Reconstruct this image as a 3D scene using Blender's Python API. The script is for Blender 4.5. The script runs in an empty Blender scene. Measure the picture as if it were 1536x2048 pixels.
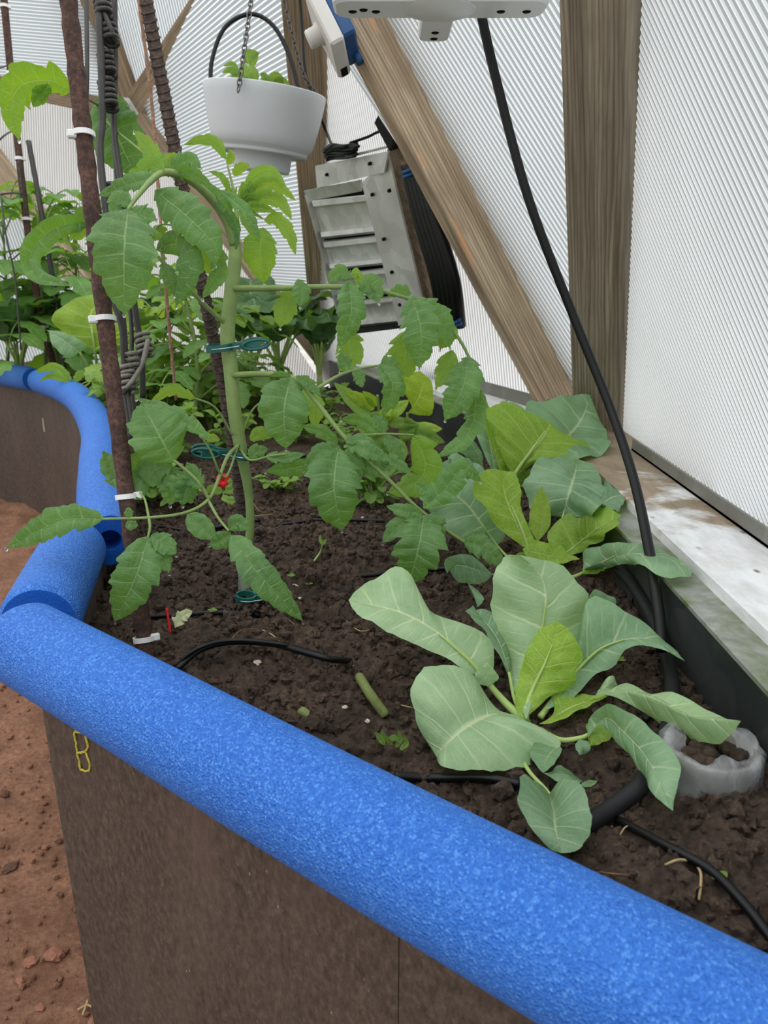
import bpy, math, random
import numpy as np
from mathutils import Vector, Matrix, Quaternion

# ------------------------------------------------------------------ camera, sky, exposure
scene = bpy.context.scene
COL = scene.collection
FPX = 1480.0
CX, CY = 768.0, 1024.0
PITCH = math.radians(18.0)
CAMZ = 0.60
cam_data = bpy.data.cameras.new('camera')
cam = bpy.data.objects.new('camera', cam_data)
COL.objects.link(cam)
cam.location = (0, 0, CAMZ)
cam.rotation_euler = (math.pi / 2 - PITCH, 0, 0)
cam_data.sensor_fit = 'VERTICAL'
cam_data.sensor_height = 36.0
cam_data.sensor_width = 27.0
cam_data.lens = FPX / 2048.0 * 36.0
cam_data.clip_start = 0.01
cam_data.dof.use_dof = True
cam_data.dof.focus_distance = 0.6
cam_data.dof.aperture_fstop = 18.0
scene.camera = cam

scene.view_settings.view_transform = 'Standard'
scene.view_settings.look = 'None'
scene.view_settings.gamma = 1.0
scene.view_settings.use_curve_mapping = False
scene.view_settings.exposure = 0.40

world = bpy.data.worlds.new('overcast_sky')
scene.world = world
world.use_nodes = True
nt = world.node_tree
nt.nodes.clear()
w_out = nt.nodes.new('ShaderNodeOutputWorld')
w_bg = nt.nodes.new('ShaderNodeBackground')
w_tc = nt.nodes.new('ShaderNodeTexCoord')
w_sep = nt.nodes.new('ShaderNodeSeparateXYZ')
w_map = nt.nodes.new('ShaderNodeMapRange')
w_map.inputs['From Min'].default_value = 0.0
w_map.inputs['From Max'].default_value = 1.0
w_map.inputs['To Min'].default_value = 0.58
w_map.inputs['To Max'].default_value = 1.74
nt.links.new(w_tc.outputs['Generated'], w_sep.inputs[0])
nt.links.new(w_sep.outputs['Z'], w_map.inputs['Value'])
nt.links.new(w_map.outputs[0], w_bg.inputs['Strength'])
w_bg.inputs['Color'].default_value = (0.96, 0.98, 1.0, 1)
nt.links.new(w_bg.outputs[0], w_out.inputs[0])

# ------------------------------------------------------------------ layout helpers
SP, CP = math.sin(PITCH), math.cos(PITCH)
CAM = np.array([0, 0, CAMZ])


def ray(px, py):
    u = (px - CX) / FPX
    v = (py - CY) / FPX
    return np.array([u, CP - v * SP, -SP - v * CP])


def W(px, py, t):
    return CAM + ray(px, py) * t


def PZ(px, py, z):
    r = ray(px, py)
    return CAM + r * ((z - CAMZ) / r[2])


class Plane:
    def __init__(self, a, b, c):
        self.o = np.array(a, float)
        n = np.cross(np.array(b) - self.o, np.array(c) - self.o)
        n /= np.linalg.norm(n)
        if np.dot(n, CAM - self.o) < 0:
            n = -n
        self.n = n

    def at(self, px, py, off=0.0):
        r = ray(px, py)
        t = np.dot(self.o + self.n * off - CAM, self.n) / np.dot(r, self.n)
        return CAM + r * t


def unit(v):
    v = np.asarray(v, float)
    return v / max(1e-12, np.linalg.norm(v))


def spline(pts, n):
    pts = np.asarray(pts, float)
    if len(pts) == 2:
        t = np.linspace(0, 1, n)[:, None]
        return pts[0] * (1 - t) + pts[1] * t
    P = np.vstack([2 * pts[0] - pts[1], pts, 2 * pts[-1] - pts[-2]])
    out = []
    K = 24
    for i in range(1, len(P) - 2):
        t = np.linspace(0, 1, K, endpoint=False)[:, None]
        p0, p1, p2, p3 = P[i - 1], P[i], P[i + 1], P[i + 2]
        out.append(0.5 * ((2 * p1) + (-p0 + p2) * t + (2 * p0 - 5 * p1 + 4 * p2 - p3) * t ** 2 + (-p0 + 3 * p1 - 3 * p2 + p3) * t ** 3))
    out.append(pts[-1][None])
    Q = np.vstack(out)
    d = np.r_[0, np.cumsum(np.linalg.norm(np.diff(Q, axis=0), axis=1))]
    s = np.linspace(0, d[-1], n)
    return np.stack([np.interp(s, d, Q[:, k]) for k in range(Q.shape[1])], axis=1)


# value noise in numpy
_rng = np.random.RandomState(7)
_TAB = _rng.rand(256, 256)


def vnoise(x, y):
    xi = np.floor(x).astype(int)
    yi = np.floor(y).astype(int)
    fx = x - xi
    fy = y - yi
    fx = fx * fx * (3 - 2 * fx)
    fy = fy * fy * (3 - 2 * fy)
    a = _TAB[xi & 255, yi & 255]
    b = _TAB[(xi + 1) & 255, yi & 255]
    c = _TAB[xi & 255, (yi + 1) & 255]
    d = _TAB[(xi + 1) & 255, (yi + 1) & 255]
    return (a * (1 - fx) + b * fx) * (1 - fy) + (c * (1 - fx) + d * fx) * fy - 0.5


def fbm(x, y, octs, f0, a0, gain=0.55):
    h = 0
    for k in range(octs):
        h = h + a0 * vnoise(x * f0 + 17.3 * k, y * f0 + 9.1 * k)
        f0 *= 2.03
        a0 *= gain
    return h


# ------------------------------------------------------------------ object helpers
def tag(o, label=None, cat=None, group=None, kind=None):
    if label: o['label'] = label
    if cat: o['category'] = cat
    if group: o['group'] = group
    if kind: o['kind'] = kind
    return o


def empty(name, loc):
    o = bpy.data.objects.new(name, None)
    o.empty_display_size = 0.02
    COL.objects.link(o)
    o.location = Vector([float(c) for c in loc])
    return o


def root_of(p):
    while p is not None and p.parent is not None:
        p = p.parent
    return p


def add(name, verts, faces, mat, parent=None, loc=None, smooth=True, uv=None, color=None):
    """verts in world space; the object's origin sits at loc (or at its parent's root)."""
    v = np.asarray(verts, float)
    if parent is not None:
        off = np.array(root_of(parent).location)
    else:
        off = np.array(loc if loc is not None else [v[:, 0].mean(), v[:, 1].mean(), v[:, 2].min()])
    v = v - off
    me = bpy.data.meshes.new(name)
    me.from_pydata(v.tolist(), [], [tuple(int(i) for i in f) for f in faces])
    if uv is not None:
        lay = me.uv_layers.new(name='UVMap')
        idx = np.empty(len(me.loops), dtype=np.int32)
        me.loops.foreach_get('vertex_index', idx)
        lay.data.foreach_set('uv', np.asarray(uv, dtype=np.float32)[idx].ravel())
    if smooth:
        me.polygons.foreach_set('use_smooth', [True] * len(me.polygons))
    me.materials.append(mat)
    me.update()
    o = bpy.data.objects.new(name, me)
    COL.objects.link(o)
    if parent is not None:
        o.parent = parent
    else:
        o.location = Vector(off.tolist())
    if color is not None:
        o.color = (*color, 1)
    return o


class MB:
    def __init__(self):
        self.v = []
        self.f = []
        self.n = 0

    def put(self, v, f):
        v = np.asarray(v, float)
        self.v.append(v)
        self.f += [tuple(i + self.n for i in q) for q in f]
        self.n += len(v)
        return self

    def verts(self):
        return np.vstack(self.v)

    def build(self, name, mat, parent=None, loc=None, smooth=True, color=None):
        return add(name, self.verts(), self.f, mat, parent, loc, smooth, None, color)


def frames(P):
    P = np.asarray(P, float)
    T = np.gradient(P, axis=0)
    T /= np.linalg.norm(T, axis=1)[:, None] + 1e-12
    ref = np.array([0, 0, 1.0]) if abs(T[0][2]) < 0.9 else np.array([1.0, 0, 0])
    A = []
    a = unit(ref - T[0] * np.dot(ref, T[0]))
    for i in range(len(P)):
        a = unit(a - T[i] * np.dot(a, T[i]))
        A.append(a)
    A = np.array(A)
    B = np.cross(T, A)
    return T, A, B


def tube(P, r, seg=8, caps=True):
    P = np.asarray(P, float)
    n = len(P)
    r = np.broadcast_to(np.asarray(r, float), (n,))
    T, A, B = frames(P)
    th = np.linspace(0, 2 * math.pi, seg, endpoint=False)
    ring = A[:, None, :] * np.cos(th)[None, :, None] + B[:, None, :] * np.sin(th)[None, :, None]
    V = (P[:, None, :] + ring * r[:, None, None]).reshape(-1, 3)
    F = []
    for i in range(n - 1):
        for j in range(seg):
            k = (j + 1) % seg
            F.append((i * seg + j, i * seg + k, (i + 1) * seg + k, (i + 1) * seg + j))
    if caps:
        F.append(tuple(range(seg - 1, -1, -1)))
        F.append(tuple((n - 1) * seg + j for j in range(seg)))
    return V, F


def box_between(p0, p1, wid, dep, nrm, off=0.0):
    """a beam p0->p1; its inner face centre line is p0->p1, normal nrm, it extends dep behind."""
    p0, p1 = np.array(p0, float), np.array(p1, float)
    x = unit(p1 - p0)
    z = unit(nrm - x * np.dot(nrm, x))
    y = np.cross(z, x)
    return x, y, z


def obox(c, ax, ay, az, sx, sy, sz, bev=0.0):
    c = np.array(c, float)
    if bev <= 0:
        V = [c + ax * sx * i + ay * sy * j + az * sz * k for i in (-.5, .5) for j in (-.5, .5) for k in (-.5, .5)]
        F = [(0, 1, 3, 2), (4, 6, 7, 5), (0, 4, 5, 1), (2, 3, 7, 6), (0, 2, 6, 4), (1, 5, 7, 3)]
        return V, F
    # chamfered box
    V = []
    F = []
    idx = {}
    h = (sx / 2, sy / 2, sz / 2)
    for i in (-1, 1):
        for j in (-1, 1):
            for k in (-1, 1):
                for a in range(3):
                    q = [i * h[0], j * h[1], k * h[2]]
                    for b in range(3):
                        if b != a:
                            q[b] -= math.copysign(bev, q[b])
                    idx[(i, j, k, a)] = len(V)
                    V.append(c + ax * q[0] + ay * q[1] + az * q[2])
    for a in range(3):
        b, d = [q for q in range(3) if q != a]
        for s in (-1, 1):
            def key(sb, sd):
                t = [0, 0, 0]; t[a] = s; t[b] = sb; t[d] = sd
                return (t[0], t[1], t[2], a)
            F.append(tuple(idx[key(*q)] for q in ((-1, -1), (1, -1), (1, 1), (-1, 1))))
    for a in range(3):
        b, d = [q for q in range(3) if q != a]
        for sb in (-1, 1):
            for sd in (-1, 1):
                def key2(sa, face):
                    t = [0, 0, 0]; t[a] = sa; t[b] = sb; t[d] = sd
                    return (t[0], t[1], t[2], face)
                F.append((idx[key2(-1, b)], idx[key2(1, b)], idx[key2(1, d)], idx[key2(-1, d)]))
    for i in (-1, 1):
        for j in (-1, 1):
            for k in (-1, 1):
                F.append(tuple(idx[(i, j, k, a)] for a in range(3)))
    return V, F


def lathe(profile, c, axis=(0, 0, 1), seg=40):
    """profile [(r, h)...] about axis through c"""
    az = unit(axis)
    ref = np.array([1.0, 0, 0]) if abs(az[0]) < .9 else np.array([0, 1.0, 0])
    ax = unit(ref - az * np.dot(ref, az))
    ay = np.cross(az, ax)
    th = np.linspace(0, 2 * math.pi, seg, endpoint=False)
    V = []
    for r, h in profile:
        for a in th:
            V.append(np.array(c) + az * h + (ax * math.cos(a) + ay * math.sin(a)) * r)
    F = []
    for i in range(len(profile) - 1):
        for j in range(seg):
            k = (j + 1) % seg
            F.append((i * seg + j, i * seg + k, (i + 1) * seg + k, (i + 1) * seg + j))
    return V, F


# icosphere-ish blob for stones and clods
def _ico():
    t = (1 + 5 ** .5) / 2
    v = [(-1, t, 0), (1, t, 0), (-1, -t, 0), (1, -t, 0), (0, -1, t), (0, 1, t), (0, -1, -t), (0, 1, -t), (t, 0, -1), (t, 0, 1), (-t, 0, -1), (-t, 0, 1)]
    f = [(0, 11, 5), (0, 5, 1), (0, 1, 7), (0, 7, 10), (0, 10, 11), (1, 5, 9), (5, 11, 4), (11, 10, 2), (10, 7, 6), (7, 1, 8), (3, 9, 4), (3, 4, 2), (3, 2, 6), (3, 6, 8), (3, 8, 9), (4, 9, 5), (2, 4, 11), (6, 2, 10), (8, 6, 7), (9, 8, 1)]
    v = [np.array(q) / np.linalg.norm(q) for q in v]

    def sub(v, f):
        v = list(v); mid = {}; out = []
        def m(a, b):
            k = (min(a, b), max(a, b))
            if k not in mid:
                mid[k] = len(v)
                q = v[a] + v[b]
                v.append(q / np.linalg.norm(q))
            return mid[k]
        for a, b, c in f:
            x, y, z = m(a, b), m(b, c), m(c, a)
            out += [(a, x, z), (b, y, x), (c, z, y), (x, y, z)]
        return v, out
    v1, f1 = sub(v, f)
    v2, f2 = sub(v1, f1)
    return (np.array(v), np.array(f)), (np.array(v1), np.array(f1)), (np.array(v2), np.array(f2))


ICO0, ICO1, ICO2 = _ico()


def fast_mesh(name, V, F3, mat, loc=(0, 0, 0), parent=None, smooth=True):
    V = np.asarray(V, np.float32) - np.asarray(loc, np.float32)
    F3 = np.asarray(F3, np.int32)
    k = F3.shape[1]
    me = bpy.data.meshes.new(name)
    me.vertices.add(len(V))
    me.vertices.foreach_set('co', V.ravel())
    me.loops.add(F3.size)
    me.loops.foreach_set('vertex_index', F3.ravel())
    me.polygons.add(len(F3))
    me.polygons.foreach_set('loop_start', np.arange(0, F3.size, k, dtype=np.int32))
    me.polygons.foreach_set('loop_total', np.full(len(F3), k, dtype=np.int32))
    me.polygons.foreach_set('use_smooth', np.full(len(F3), smooth, dtype=bool))
    me.update(calc_edges=True)
    me.validate()
    me.materials.append(mat)
    o = bpy.data.objects.new(name, me)
    COL.objects.link(o)
    o.location = loc
    if parent is not None:
        o.parent = parent
    return o


# ------------------------------------------------------------------ materials
def srgb(r, g, b):
    f = lambda c: (c / 255) / 12.92 if c / 255 <= 0.04045 else ((c / 255 + 0.055) / 1.055) ** 2.4
    return (f(r), f(g), f(b), 1)


class Mat:
    def __init__(self, name, rough=0.6, spec=0.3, metal=0.0):
        m = bpy.data.materials.new(name)
        m.use_nodes = True
        self.m = m
        self.t = m.node_tree
        self.b = self.t.nodes['Principled BSDF']
        self.out = self.t.nodes['Material Output']
        self.b.inputs['Roughness'].default_value = rough
        self.b.inputs['Metallic'].default_value = metal
        self.b.inputs['Specular IOR Level'].default_value = spec

    def n(self, kind, **kw):
        x = self.t.nodes.new(kind)
        for k, v in kw.items():
            if k in x.inputs.keys():
                x.inputs[k].default_value = v
            else:
                setattr(x, k, v)
        return x

    def l(self, a, b):
        self.t.links.new(a, b)

    def coords(self, space='Object', scale=(1, 1, 1)):
        tc = self.n('ShaderNodeTexCoord')
        mp = self.n('ShaderNodeMapping')
        mp.inputs['Scale'].default_value = scale
        self.l(tc.outputs[space], mp.inputs[0])
        return mp.outputs[0]

    def noise(self, vec, scale, detail=5, rough=.6, dist=0.0):
        x = self.n('ShaderNodeTexNoise', Scale=scale, Detail=detail, Roughness=rough, Distortion=dist)
        self.l(vec, x.inputs['Vector'])
        return x.outputs['Fac']

    def ramp(self, fac, stops):
        x = self.n('ShaderNodeValToRGB')
        e = x.color_ramp.elements
        while len(e) < len(stops):
            e.new(0.5)
        for i, (p, c) in enumerate(stops):
            e[i].position = p
            e[i].color = c if len(c) == 4 else (*c, 1)
        self.l(fac, x.inputs[0])
        return x.outputs[0]

    def mix(self, fac, a, b, mode='MIX'):
        x = self.n('ShaderNodeMix', data_type='RGBA', blend_type=mode)
        for i, s in ((0, fac), (6, a), (7, b)):
            if hasattr(s, 'links') or hasattr(s, 'is_linked'):
                self.l(s, x.inputs[i])
            else:
                x.inputs[i].default_value = s
        return x.outputs[2]

    def bump(self, h, strength=.5, dist=.01):
        x = self.n('ShaderNodeBump', Strength=strength, Distance=dist)
        self.l(h, x.inputs['Height'])
        self.l(x.outputs[0], self.b.inputs['Normal'])
        return x.outputs[0]

    def color(self, s):
        if hasattr(s, 'is_linked'):
            self.l(s, self.b.inputs['Base Color'])
        else:
            self.b.inputs['Base Color'].default_value = s


def simple(name, c, rough=.5, spec=.3, metal=0, var=.12, scale=30, bump=0, bscale=200):
    M = Mat(name, rough, spec, metal)
    v = M.coords()
    f = M.noise(v, scale)
    a = tuple(x * (1 - var) for x in c[:3]) + (1,)
    b = tuple(min(1, x * (1 + var)) for x in c[:3]) + (1,)
    M.color(M.ramp(f, [(.3, a), (.7, b)]))
    if bump:
        M.bump(M.noise(v, bscale), bump, .002)
    return M.m


def wood(name, dark, mid, light, knots=None, rough=.75):
    M = Mat(name, rough, .2)
    g = M.noise(M.coords('Object', (1.0, 22, 22)), 3.0, 5, .6, .5)
    wv = M.n('ShaderNodeTexWave', wave_type='BANDS', bands_direction='Y', Scale=62.0, Distortion=9.0, Detail=3.0)
    wv.inputs['Detail Scale'].default_value = .8
    M.l(M.coords('Object', (.10, 1, .55)), wv.inputs['Vector'])
    g2 = M.noise(M.coords('Object', (3, 300, 300)), 2.0, 3, .6)
    c = M.ramp(g, [(.30, dark), (.52, mid), (.74, light)])
    lines = M.ramp(wv.outputs['Fac'], [(.05, (.50, .48, .46)), (.35, (.92, .92, .92)), (.9, (1.1, 1.1, 1.1))])
    c = M.mix(.62, c, lines, 'MULTIPLY')
    c = M.mix(.45, c, M.ramp(g2, [(.35, (.6, .6, .6)), (.6, (1.08, 1.08, 1.08))]), 'MULTIPLY')
    st = M.noise(M.coords('Object', (3, 8, 8)), 3.0, 5, .6)
    c = M.mix(M.ramp(st, [(.50, (0, 0, 0)), (.66, (.5, .5, .5))]), c, dark)
    if knots:
        k = M.noise(M.coords('Object', (5, 24, 24)), 1.6, 2, .5)
        c = M.mix(M.ramp(k, [(.66, (0, 0, 0)), (.72, (.7, .7, .7))]), c, knots)
    M.color(c)
    M.bump(wv.outputs['Fac'], .3, .0015)
    return M.m


def leaf_mat(name, base, light, vein, trans, nveins=7, rough=.5, tfac=.38, veinw=.05, spec=.35, net=0.35):
    """u across (-1..1 stored 0..1), v along. veins follow rows of constant v."""
    M = Mat(name, rough, spec)
    tc = M.n('ShaderNodeTexCoord')
    sep = M.n('ShaderNodeSeparateXYZ')
    M.l(tc.outputs['UV'], sep.inputs[0])
    ob = M.coords('Object', (1, 1, 1))
    nz = M.noise(ob, 60, 3, .6)
    # |u|
    def math_(op, a, b=None, c=None):
        x = M.n('ShaderNodeMath', operation=op)
        for i, s in enumerate((a, b, c)):
            if s is None: continue
            if hasattr(s, 'is_linked'): M.l(s, x.inputs[i])
            else: x.inputs[i].default_value = s
        return x.outputs[0]
    u = math_('ABSOLUTE', math_('SUBTRACT', math_('MULTIPLY', sep.outputs['X'], 2.0), 1.0))
    vv = math_('ADD', sep.outputs['Y'], math_('MULTIPLY', math_('SUBTRACT', nz, .5), .035))
    sgn = math_('GREATER_THAN', sep.outputs['X'], .5)
    ph = math_('ADD', math_('MULTIPLY', vv, float(nveins)), math_('MULTIPLY', sgn, .4))
    tri = math_('ABSOLUTE', math_('SUBTRACT', math_('FRACT', ph), .5))      # 0 at a vein
    side = math_('SUBTRACT', 1.0, math_('SMOOTH_MIN', 1.0, math_('DIVIDE', tri, veinw * 1.6), .1))
    side = math_('MAXIMUM', side, 0.0)
    side = math_('MULTIPLY', side, math_('SUBTRACT', 1.0, math_('MULTIPLY', u, .75)))
    mid = math_('MAXIMUM', math_('SUBTRACT', 1.0, math_('DIVIDE', u, veinw * 1.3)), 0.0)
    ph2 = math_('ADD', math_('MULTIPLY', math_('ADD', vv, math_('MULTIPLY', u, .06)), float(nveins) * 3.0), math_('MULTIPLY', sgn, .7))
    tri2 = math_('ABSOLUTE', math_('SUBTRACT', math_('FRACT', ph2), .5))
    side2 = math_('MAXIMUM', math_('SUBTRACT', 1.0, math_('DIVIDE', tri2, veinw * 2.6)), 0.0)
    side2 = math_('MULTIPLY', math_('MULTIPLY', side2, .38), math_('SUBTRACT', 1.0, math_('ABSOLUTE', math_('SUBTRACT', math_('MULTIPLY', u, 2.0), 1.1))))
    side = math_('MAXIMUM', side, side2)
    veins = math_('MINIMUM', math_('ADD', math_('MULTIPLY', side, .9), mid), 1.0)
    # fine net of small veins
    vo = M.n('ShaderNodeTexVoronoi', feature='DISTANCE_TO_EDGE', Scale=170.0)
    M.l(ob, vo.inputs['Vector'])
    netv = math_('MULTIPLY', math_('MAXIMUM', math_('SUBTRACT', 1.0, math_('DIVIDE', vo.outputs['Distance'], .08)), 0.0), net)
    mott = M.noise(ob, 35, 4, .6)
    c = M.ramp(mott, [(.32, base), (.68, light)])
    oi = M.n('ShaderNodeObjectInfo')
    c = M.mix(1.0, c, oi.outputs['Color'], 'MULTIPLY')
    allv = math_('MAXIMUM', veins, netv)
    cv = M.mix(math_('MULTIPLY', allv, .9), c, vein)
    M.color(cv)
    puff = math_('SUBTRACT', math_('MULTIPLY', mott, .25), math_('MULTIPLY', allv, .22))
    nrm = M.bump(puff, .8, .003)
    tr = M.n('ShaderNodeBsdfTranslucent')
    ct = M.mix(1.0, M.mix(.75, (1, 1, 1, 1), oi.outputs['Color']), trans, 'MULTIPLY')
    M.l(M.mix(math_('MULTIPLY', allv, .5), ct, vein), tr.inputs['Color'])
    mx = M.n('ShaderNodeMixShader')
    mx.inputs[0].default_value = tfac
    M.l(M.b.outputs[0], mx.inputs[1])
    M.l(tr.outputs[0], mx.inputs[2])
    M.l(mx.outputs[0], M.out.inputs['Surface'])
    return M.m

# ------------------------------------------------------------------ material library
m_woodA = wood('weathered_post_wood', srgb(104, 94, 79), srgb(146, 134, 115), srgb(176, 163, 142))
m_woodB = wood('warm_strut_wood', srgb(138, 119, 97), srgb(180, 160, 134), srgb(206, 187, 160), srgb(208, 156, 112))
m_woodC = wood('grey_strut_wood', srgb(110, 95, 77), srgb(154, 134, 111), srgb(182, 162, 137))
m_rust = None


def rust_mat(name, a, b, c, bump=.8):
    M = Mat(name, .8, .2)
    v = M.coords('Object')
    f = M.noise(v, 260, 6, .7)
    g = M.noise(v, 60, 4, .6)
    col = M.ramp(f, [(.32, a), (.5, b), (.7, c)])
    col = M.mix(M.ramp(g, [(.45, (0, 0, 0)), (.7, (.8, .8, .8))]), col, a)
    M.color(col)
    M.bump(f, bump, .001)
    return M.m


m_rust = rust_mat('rusty_bar_iron', srgb(52, 42, 40), srgb(82, 62, 56), srgb(122, 88, 72))
m_rebar = rust_mat('rebar_steel', srgb(52, 45, 42), srgb(80, 67, 61), srgb(118, 102, 94), .4)
m_orust = rust_mat('orange_rust_rod', srgb(112, 82, 66), srgb(150, 116, 94), srgb(184, 156, 134), .5)
m_wire = simple('dark_steel_wire', srgb(66, 64, 62), .45, .5, .4, .2, 120)
m_wire_lit = simple('lit_steel_wire', srgb(120, 116, 108), .45, .5, .4, .2, 120)  # paler copy of the same wire, light on the lower joints painted in
m_black = simple('black_polythene_tube', srgb(12, 12, 13), .42, .3, 0, .15, 40)
m_blackm = simple('matt_black_plastic', srgb(24, 24, 26), .6, .3, 0, .2, 40)
m_white = simple('white_plastic', srgb(226, 228, 228), .35, .4, 0, .03, 20)
m_potwhite = simple('white_pot_plastic', srgb(196, 201, 203), .45, .4, 0, .03, 20)
m_tie = simple('white_nylon', srgb(222, 222, 220), .4, .4, 0, .04, 40)
m_hole = simple('dark_hole', srgb(18, 16, 16), .8, .1)
m_chain = simple('dull_chain_metal', srgb(96, 94, 90), .4, .5, .8, .15, 100)
m_blue_box = simple('blue_box_plastic', srgb(24, 70, 118), .45, .4, 0, .1, 30)
m_grey_box = simple('beige_grey_box_plastic', srgb(205, 202, 196), .45, .4, 0, .05, 30)
m_clip = simple('teal_clip_plastic', srgb(20, 92, 84), .35, .45, 0, .15, 60)
m_clipw = simple('spring_wire', srgb(190, 200, 200), .3, .5, .9, .05, 60)
m_galv = None


def galv_mat(name, a, b, c, scale=40, rough=.38, metal=.75):
    M = Mat(name, rough, .5, metal)
    v = M.coords('Object')
    vo = M.n('ShaderNodeTexVoronoi', Scale=scale)
    M.l(v, vo.inputs['Vector'])
    sp = M.n('ShaderNodeSeparateColor')
    M.l(vo.outputs['Color'], sp.inputs[0])
    f = M.noise(v, 9, 5, .6)
    col = M.ramp(sp.outputs[0], [(.2, a), (.8, b)])
    col = M.mix(M.ramp(f, [(.42, (0, 0, 0)), (.7, (.7, .7, .7))]), col, c)
    M.color(col)
    return M.m


m_galv = galv_mat('galvanised_sheet', srgb(190, 192, 188), srgb(212, 213, 208), srgb(176, 172, 162), 40, .45, .25)
m_galv_dark = galv_mat('dull_bed_liner_metal', srgb(66, 72, 72), srgb(82, 88, 87), srgb(52, 56, 54), 25, .42, .55)
m_channel = galv_mat('grey_edge_channel', srgb(128, 127, 120), srgb(140, 139, 132), srgb(112, 110, 100), 30, .5, .3)


def flange_mat():
    M = Mat('algae_stained_flange', .45, .4, .25)
    v = M.coords('Object')
    f = M.noise(v, 14, 6, .65, .4)
    g = M.noise(v, 90, 4, .6)
    col = M.ramp(g, [(.3, srgb(140, 142, 136)), (.7, srgb(168, 170, 164))])
    col = M.mix(M.ramp(f, [(.40, (0, 0, 0)), (.56, (.9, .9, .9))]), col, srgb(92, 108, 40))
    M.color(col)
    return M.m


m_flange = flange_mat()


def sill_mat():
    M = Mat('flaking_white_sill_paint', .55, .3)
    v = M.coords('Object')
    f = M.noise(v, 7, 6, .62, .3)
    g = M.noise(M.coords('Object', (1, .35, 1)), 55, 5, .7)
    pit = M.n('ShaderNodeTexVoronoi', Scale=70.0)
    M.l(M.coords('Object', (1, .6, 1)), pit.inputs['Vector'])
    w = M.ramp(g, [(.3, srgb(208, 208, 205)), (.6, srgb(236, 237, 237))])
    brown = M.ramp(g, [(.3, srgb(128, 112, 92)), (.7, srgb(164, 146, 122))])
    sep = M.n('ShaderNodeSeparateXYZ')
    M.l(v, sep.inputs[0])
    ad = M.n('ShaderNodeMath', operation='MULTIPLY_ADD')
    M.l(sep.outputs['Y'], ad.inputs[0])
    ad.inputs[1].default_value = 1.6
    M.l(f, ad.inputs[2])
    col = M.mix(M.ramp(ad.outputs[0], [(.92, (0, 0, 0)), (1.25, (1, 1, 1))]), w, brown)
    col = M.mix(M.ramp(f, [(.60, (0, 0, 0)), (.76, (.4, .4, .4))]), col, brown)
    sel = M.mix(1.0, M.ramp(pit.outputs['Distance'], [(.10, (1, 1, 1)), (.22, (0, 0, 0))]), M.ramp(M.noise(v, 16, 2), [(.5, (0, 0, 0)), (.6, (1, 1, 1))]), 'MULTIPLY')
    col = M.mix(sel, col, srgb(120, 118, 110))
    M.color(col)
    M.bump(g, .3, .002)
    return M.m


m_sill = sill_mat()


def foam_mat():
    M = Mat('blue_closed_cell_foam', .55, .35)
    v = M.coords('Object')
    vo = M.n('ShaderNodeTexVoronoi', Scale=950.0)
    M.l(v, vo.inputs['Vector'])
    vo2 = M.n('ShaderNodeTexVoronoi', Scale=560.0)
    M.l(v, vo2.inputs['Vector'])
    h = M.mix(.4, vo.outputs['Distance'], vo2.outputs['Distance'])
    sp = M.n('ShaderNodeSeparateColor')
    M.l(vo.outputs['Color'], sp.inputs[0])
    col = M.ramp(sp.outputs[0], [(.0, srgb(34, 94, 186)), (.75, srgb(48, 114, 204)), (1.0, srgb(88, 148, 226))])  # palest cells paint bubble highlights into the foam colour
    big = M.noise(v, 9, 4, .6)
    col = M.mix(M.ramp(big, [(.4, (0, 0, 0)), (.8, (.35, .35, .35))]), col, srgb(62, 128, 218))
    dirt = M.noise(v, 26, 5, .7)
    col = M.mix(M.ramp(dirt, [(.68, (0, 0, 0)), (.80, (.35, .35, .35))]), col, srgb(96, 120, 150))
    M.color(col)
    M.bump(h, .9, .0016)
    return M.m


m_foam = foam_mat()
m_foam_cut = simple('cut_blue_foam', srgb(26, 92, 190), .8, .2, 0, .15, 500, .6, 700)


def board_mat():
    M = Mat('dark_brown_bed_board', .62, .3)
    v = M.coords('Object')
    f = M.noise(M.coords('Object', (1, 1, .6)), 230, 6, .75)
    g = M.noise(M.coords('Object', (1, 1, .35)), 14, 5, .65)
    col = M.ramp(f, [(.30, srgb(54, 45, 39)), (.52, srgb(82, 70, 61)), (.74, srgb(110, 96, 86))])
    col = M.mix(M.ramp(g, [(.48, (0, 0, 0)), (.72, (.55, .55, .55))]), col, srgb(104, 84, 78))
    sep = M.n('ShaderNodeSeparateXYZ')
    M.l(v, sep.inputs[0])
    sp = M.n('ShaderNodeTexVoronoi', Scale=210.0)
    M.l(M.coords('Object', (1, 1, .5)), sp.inputs['Vector'])
    fl = M.mix(1.0, M.ramp(sp.outputs['Distance'], [(.06, (1, 1, 1)), (.14, (0, 0, 0))]), M.ramp(M.noise(v, 40, 2), [(.56, (0, 0, 0)), (.66, (.8, .8, .8))]), 'MULTIPLY')
    col = M.mix(fl, col, srgb(158, 148, 136))
    M.color(col)
    M.bump(f, .45, .0015)
    return M.m


m_board = board_mat()
m_chalk = simple('yellow_chalk', srgb(190, 176, 76), .9, .1, 0, .3, 300)
m_soil_c = None


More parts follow.
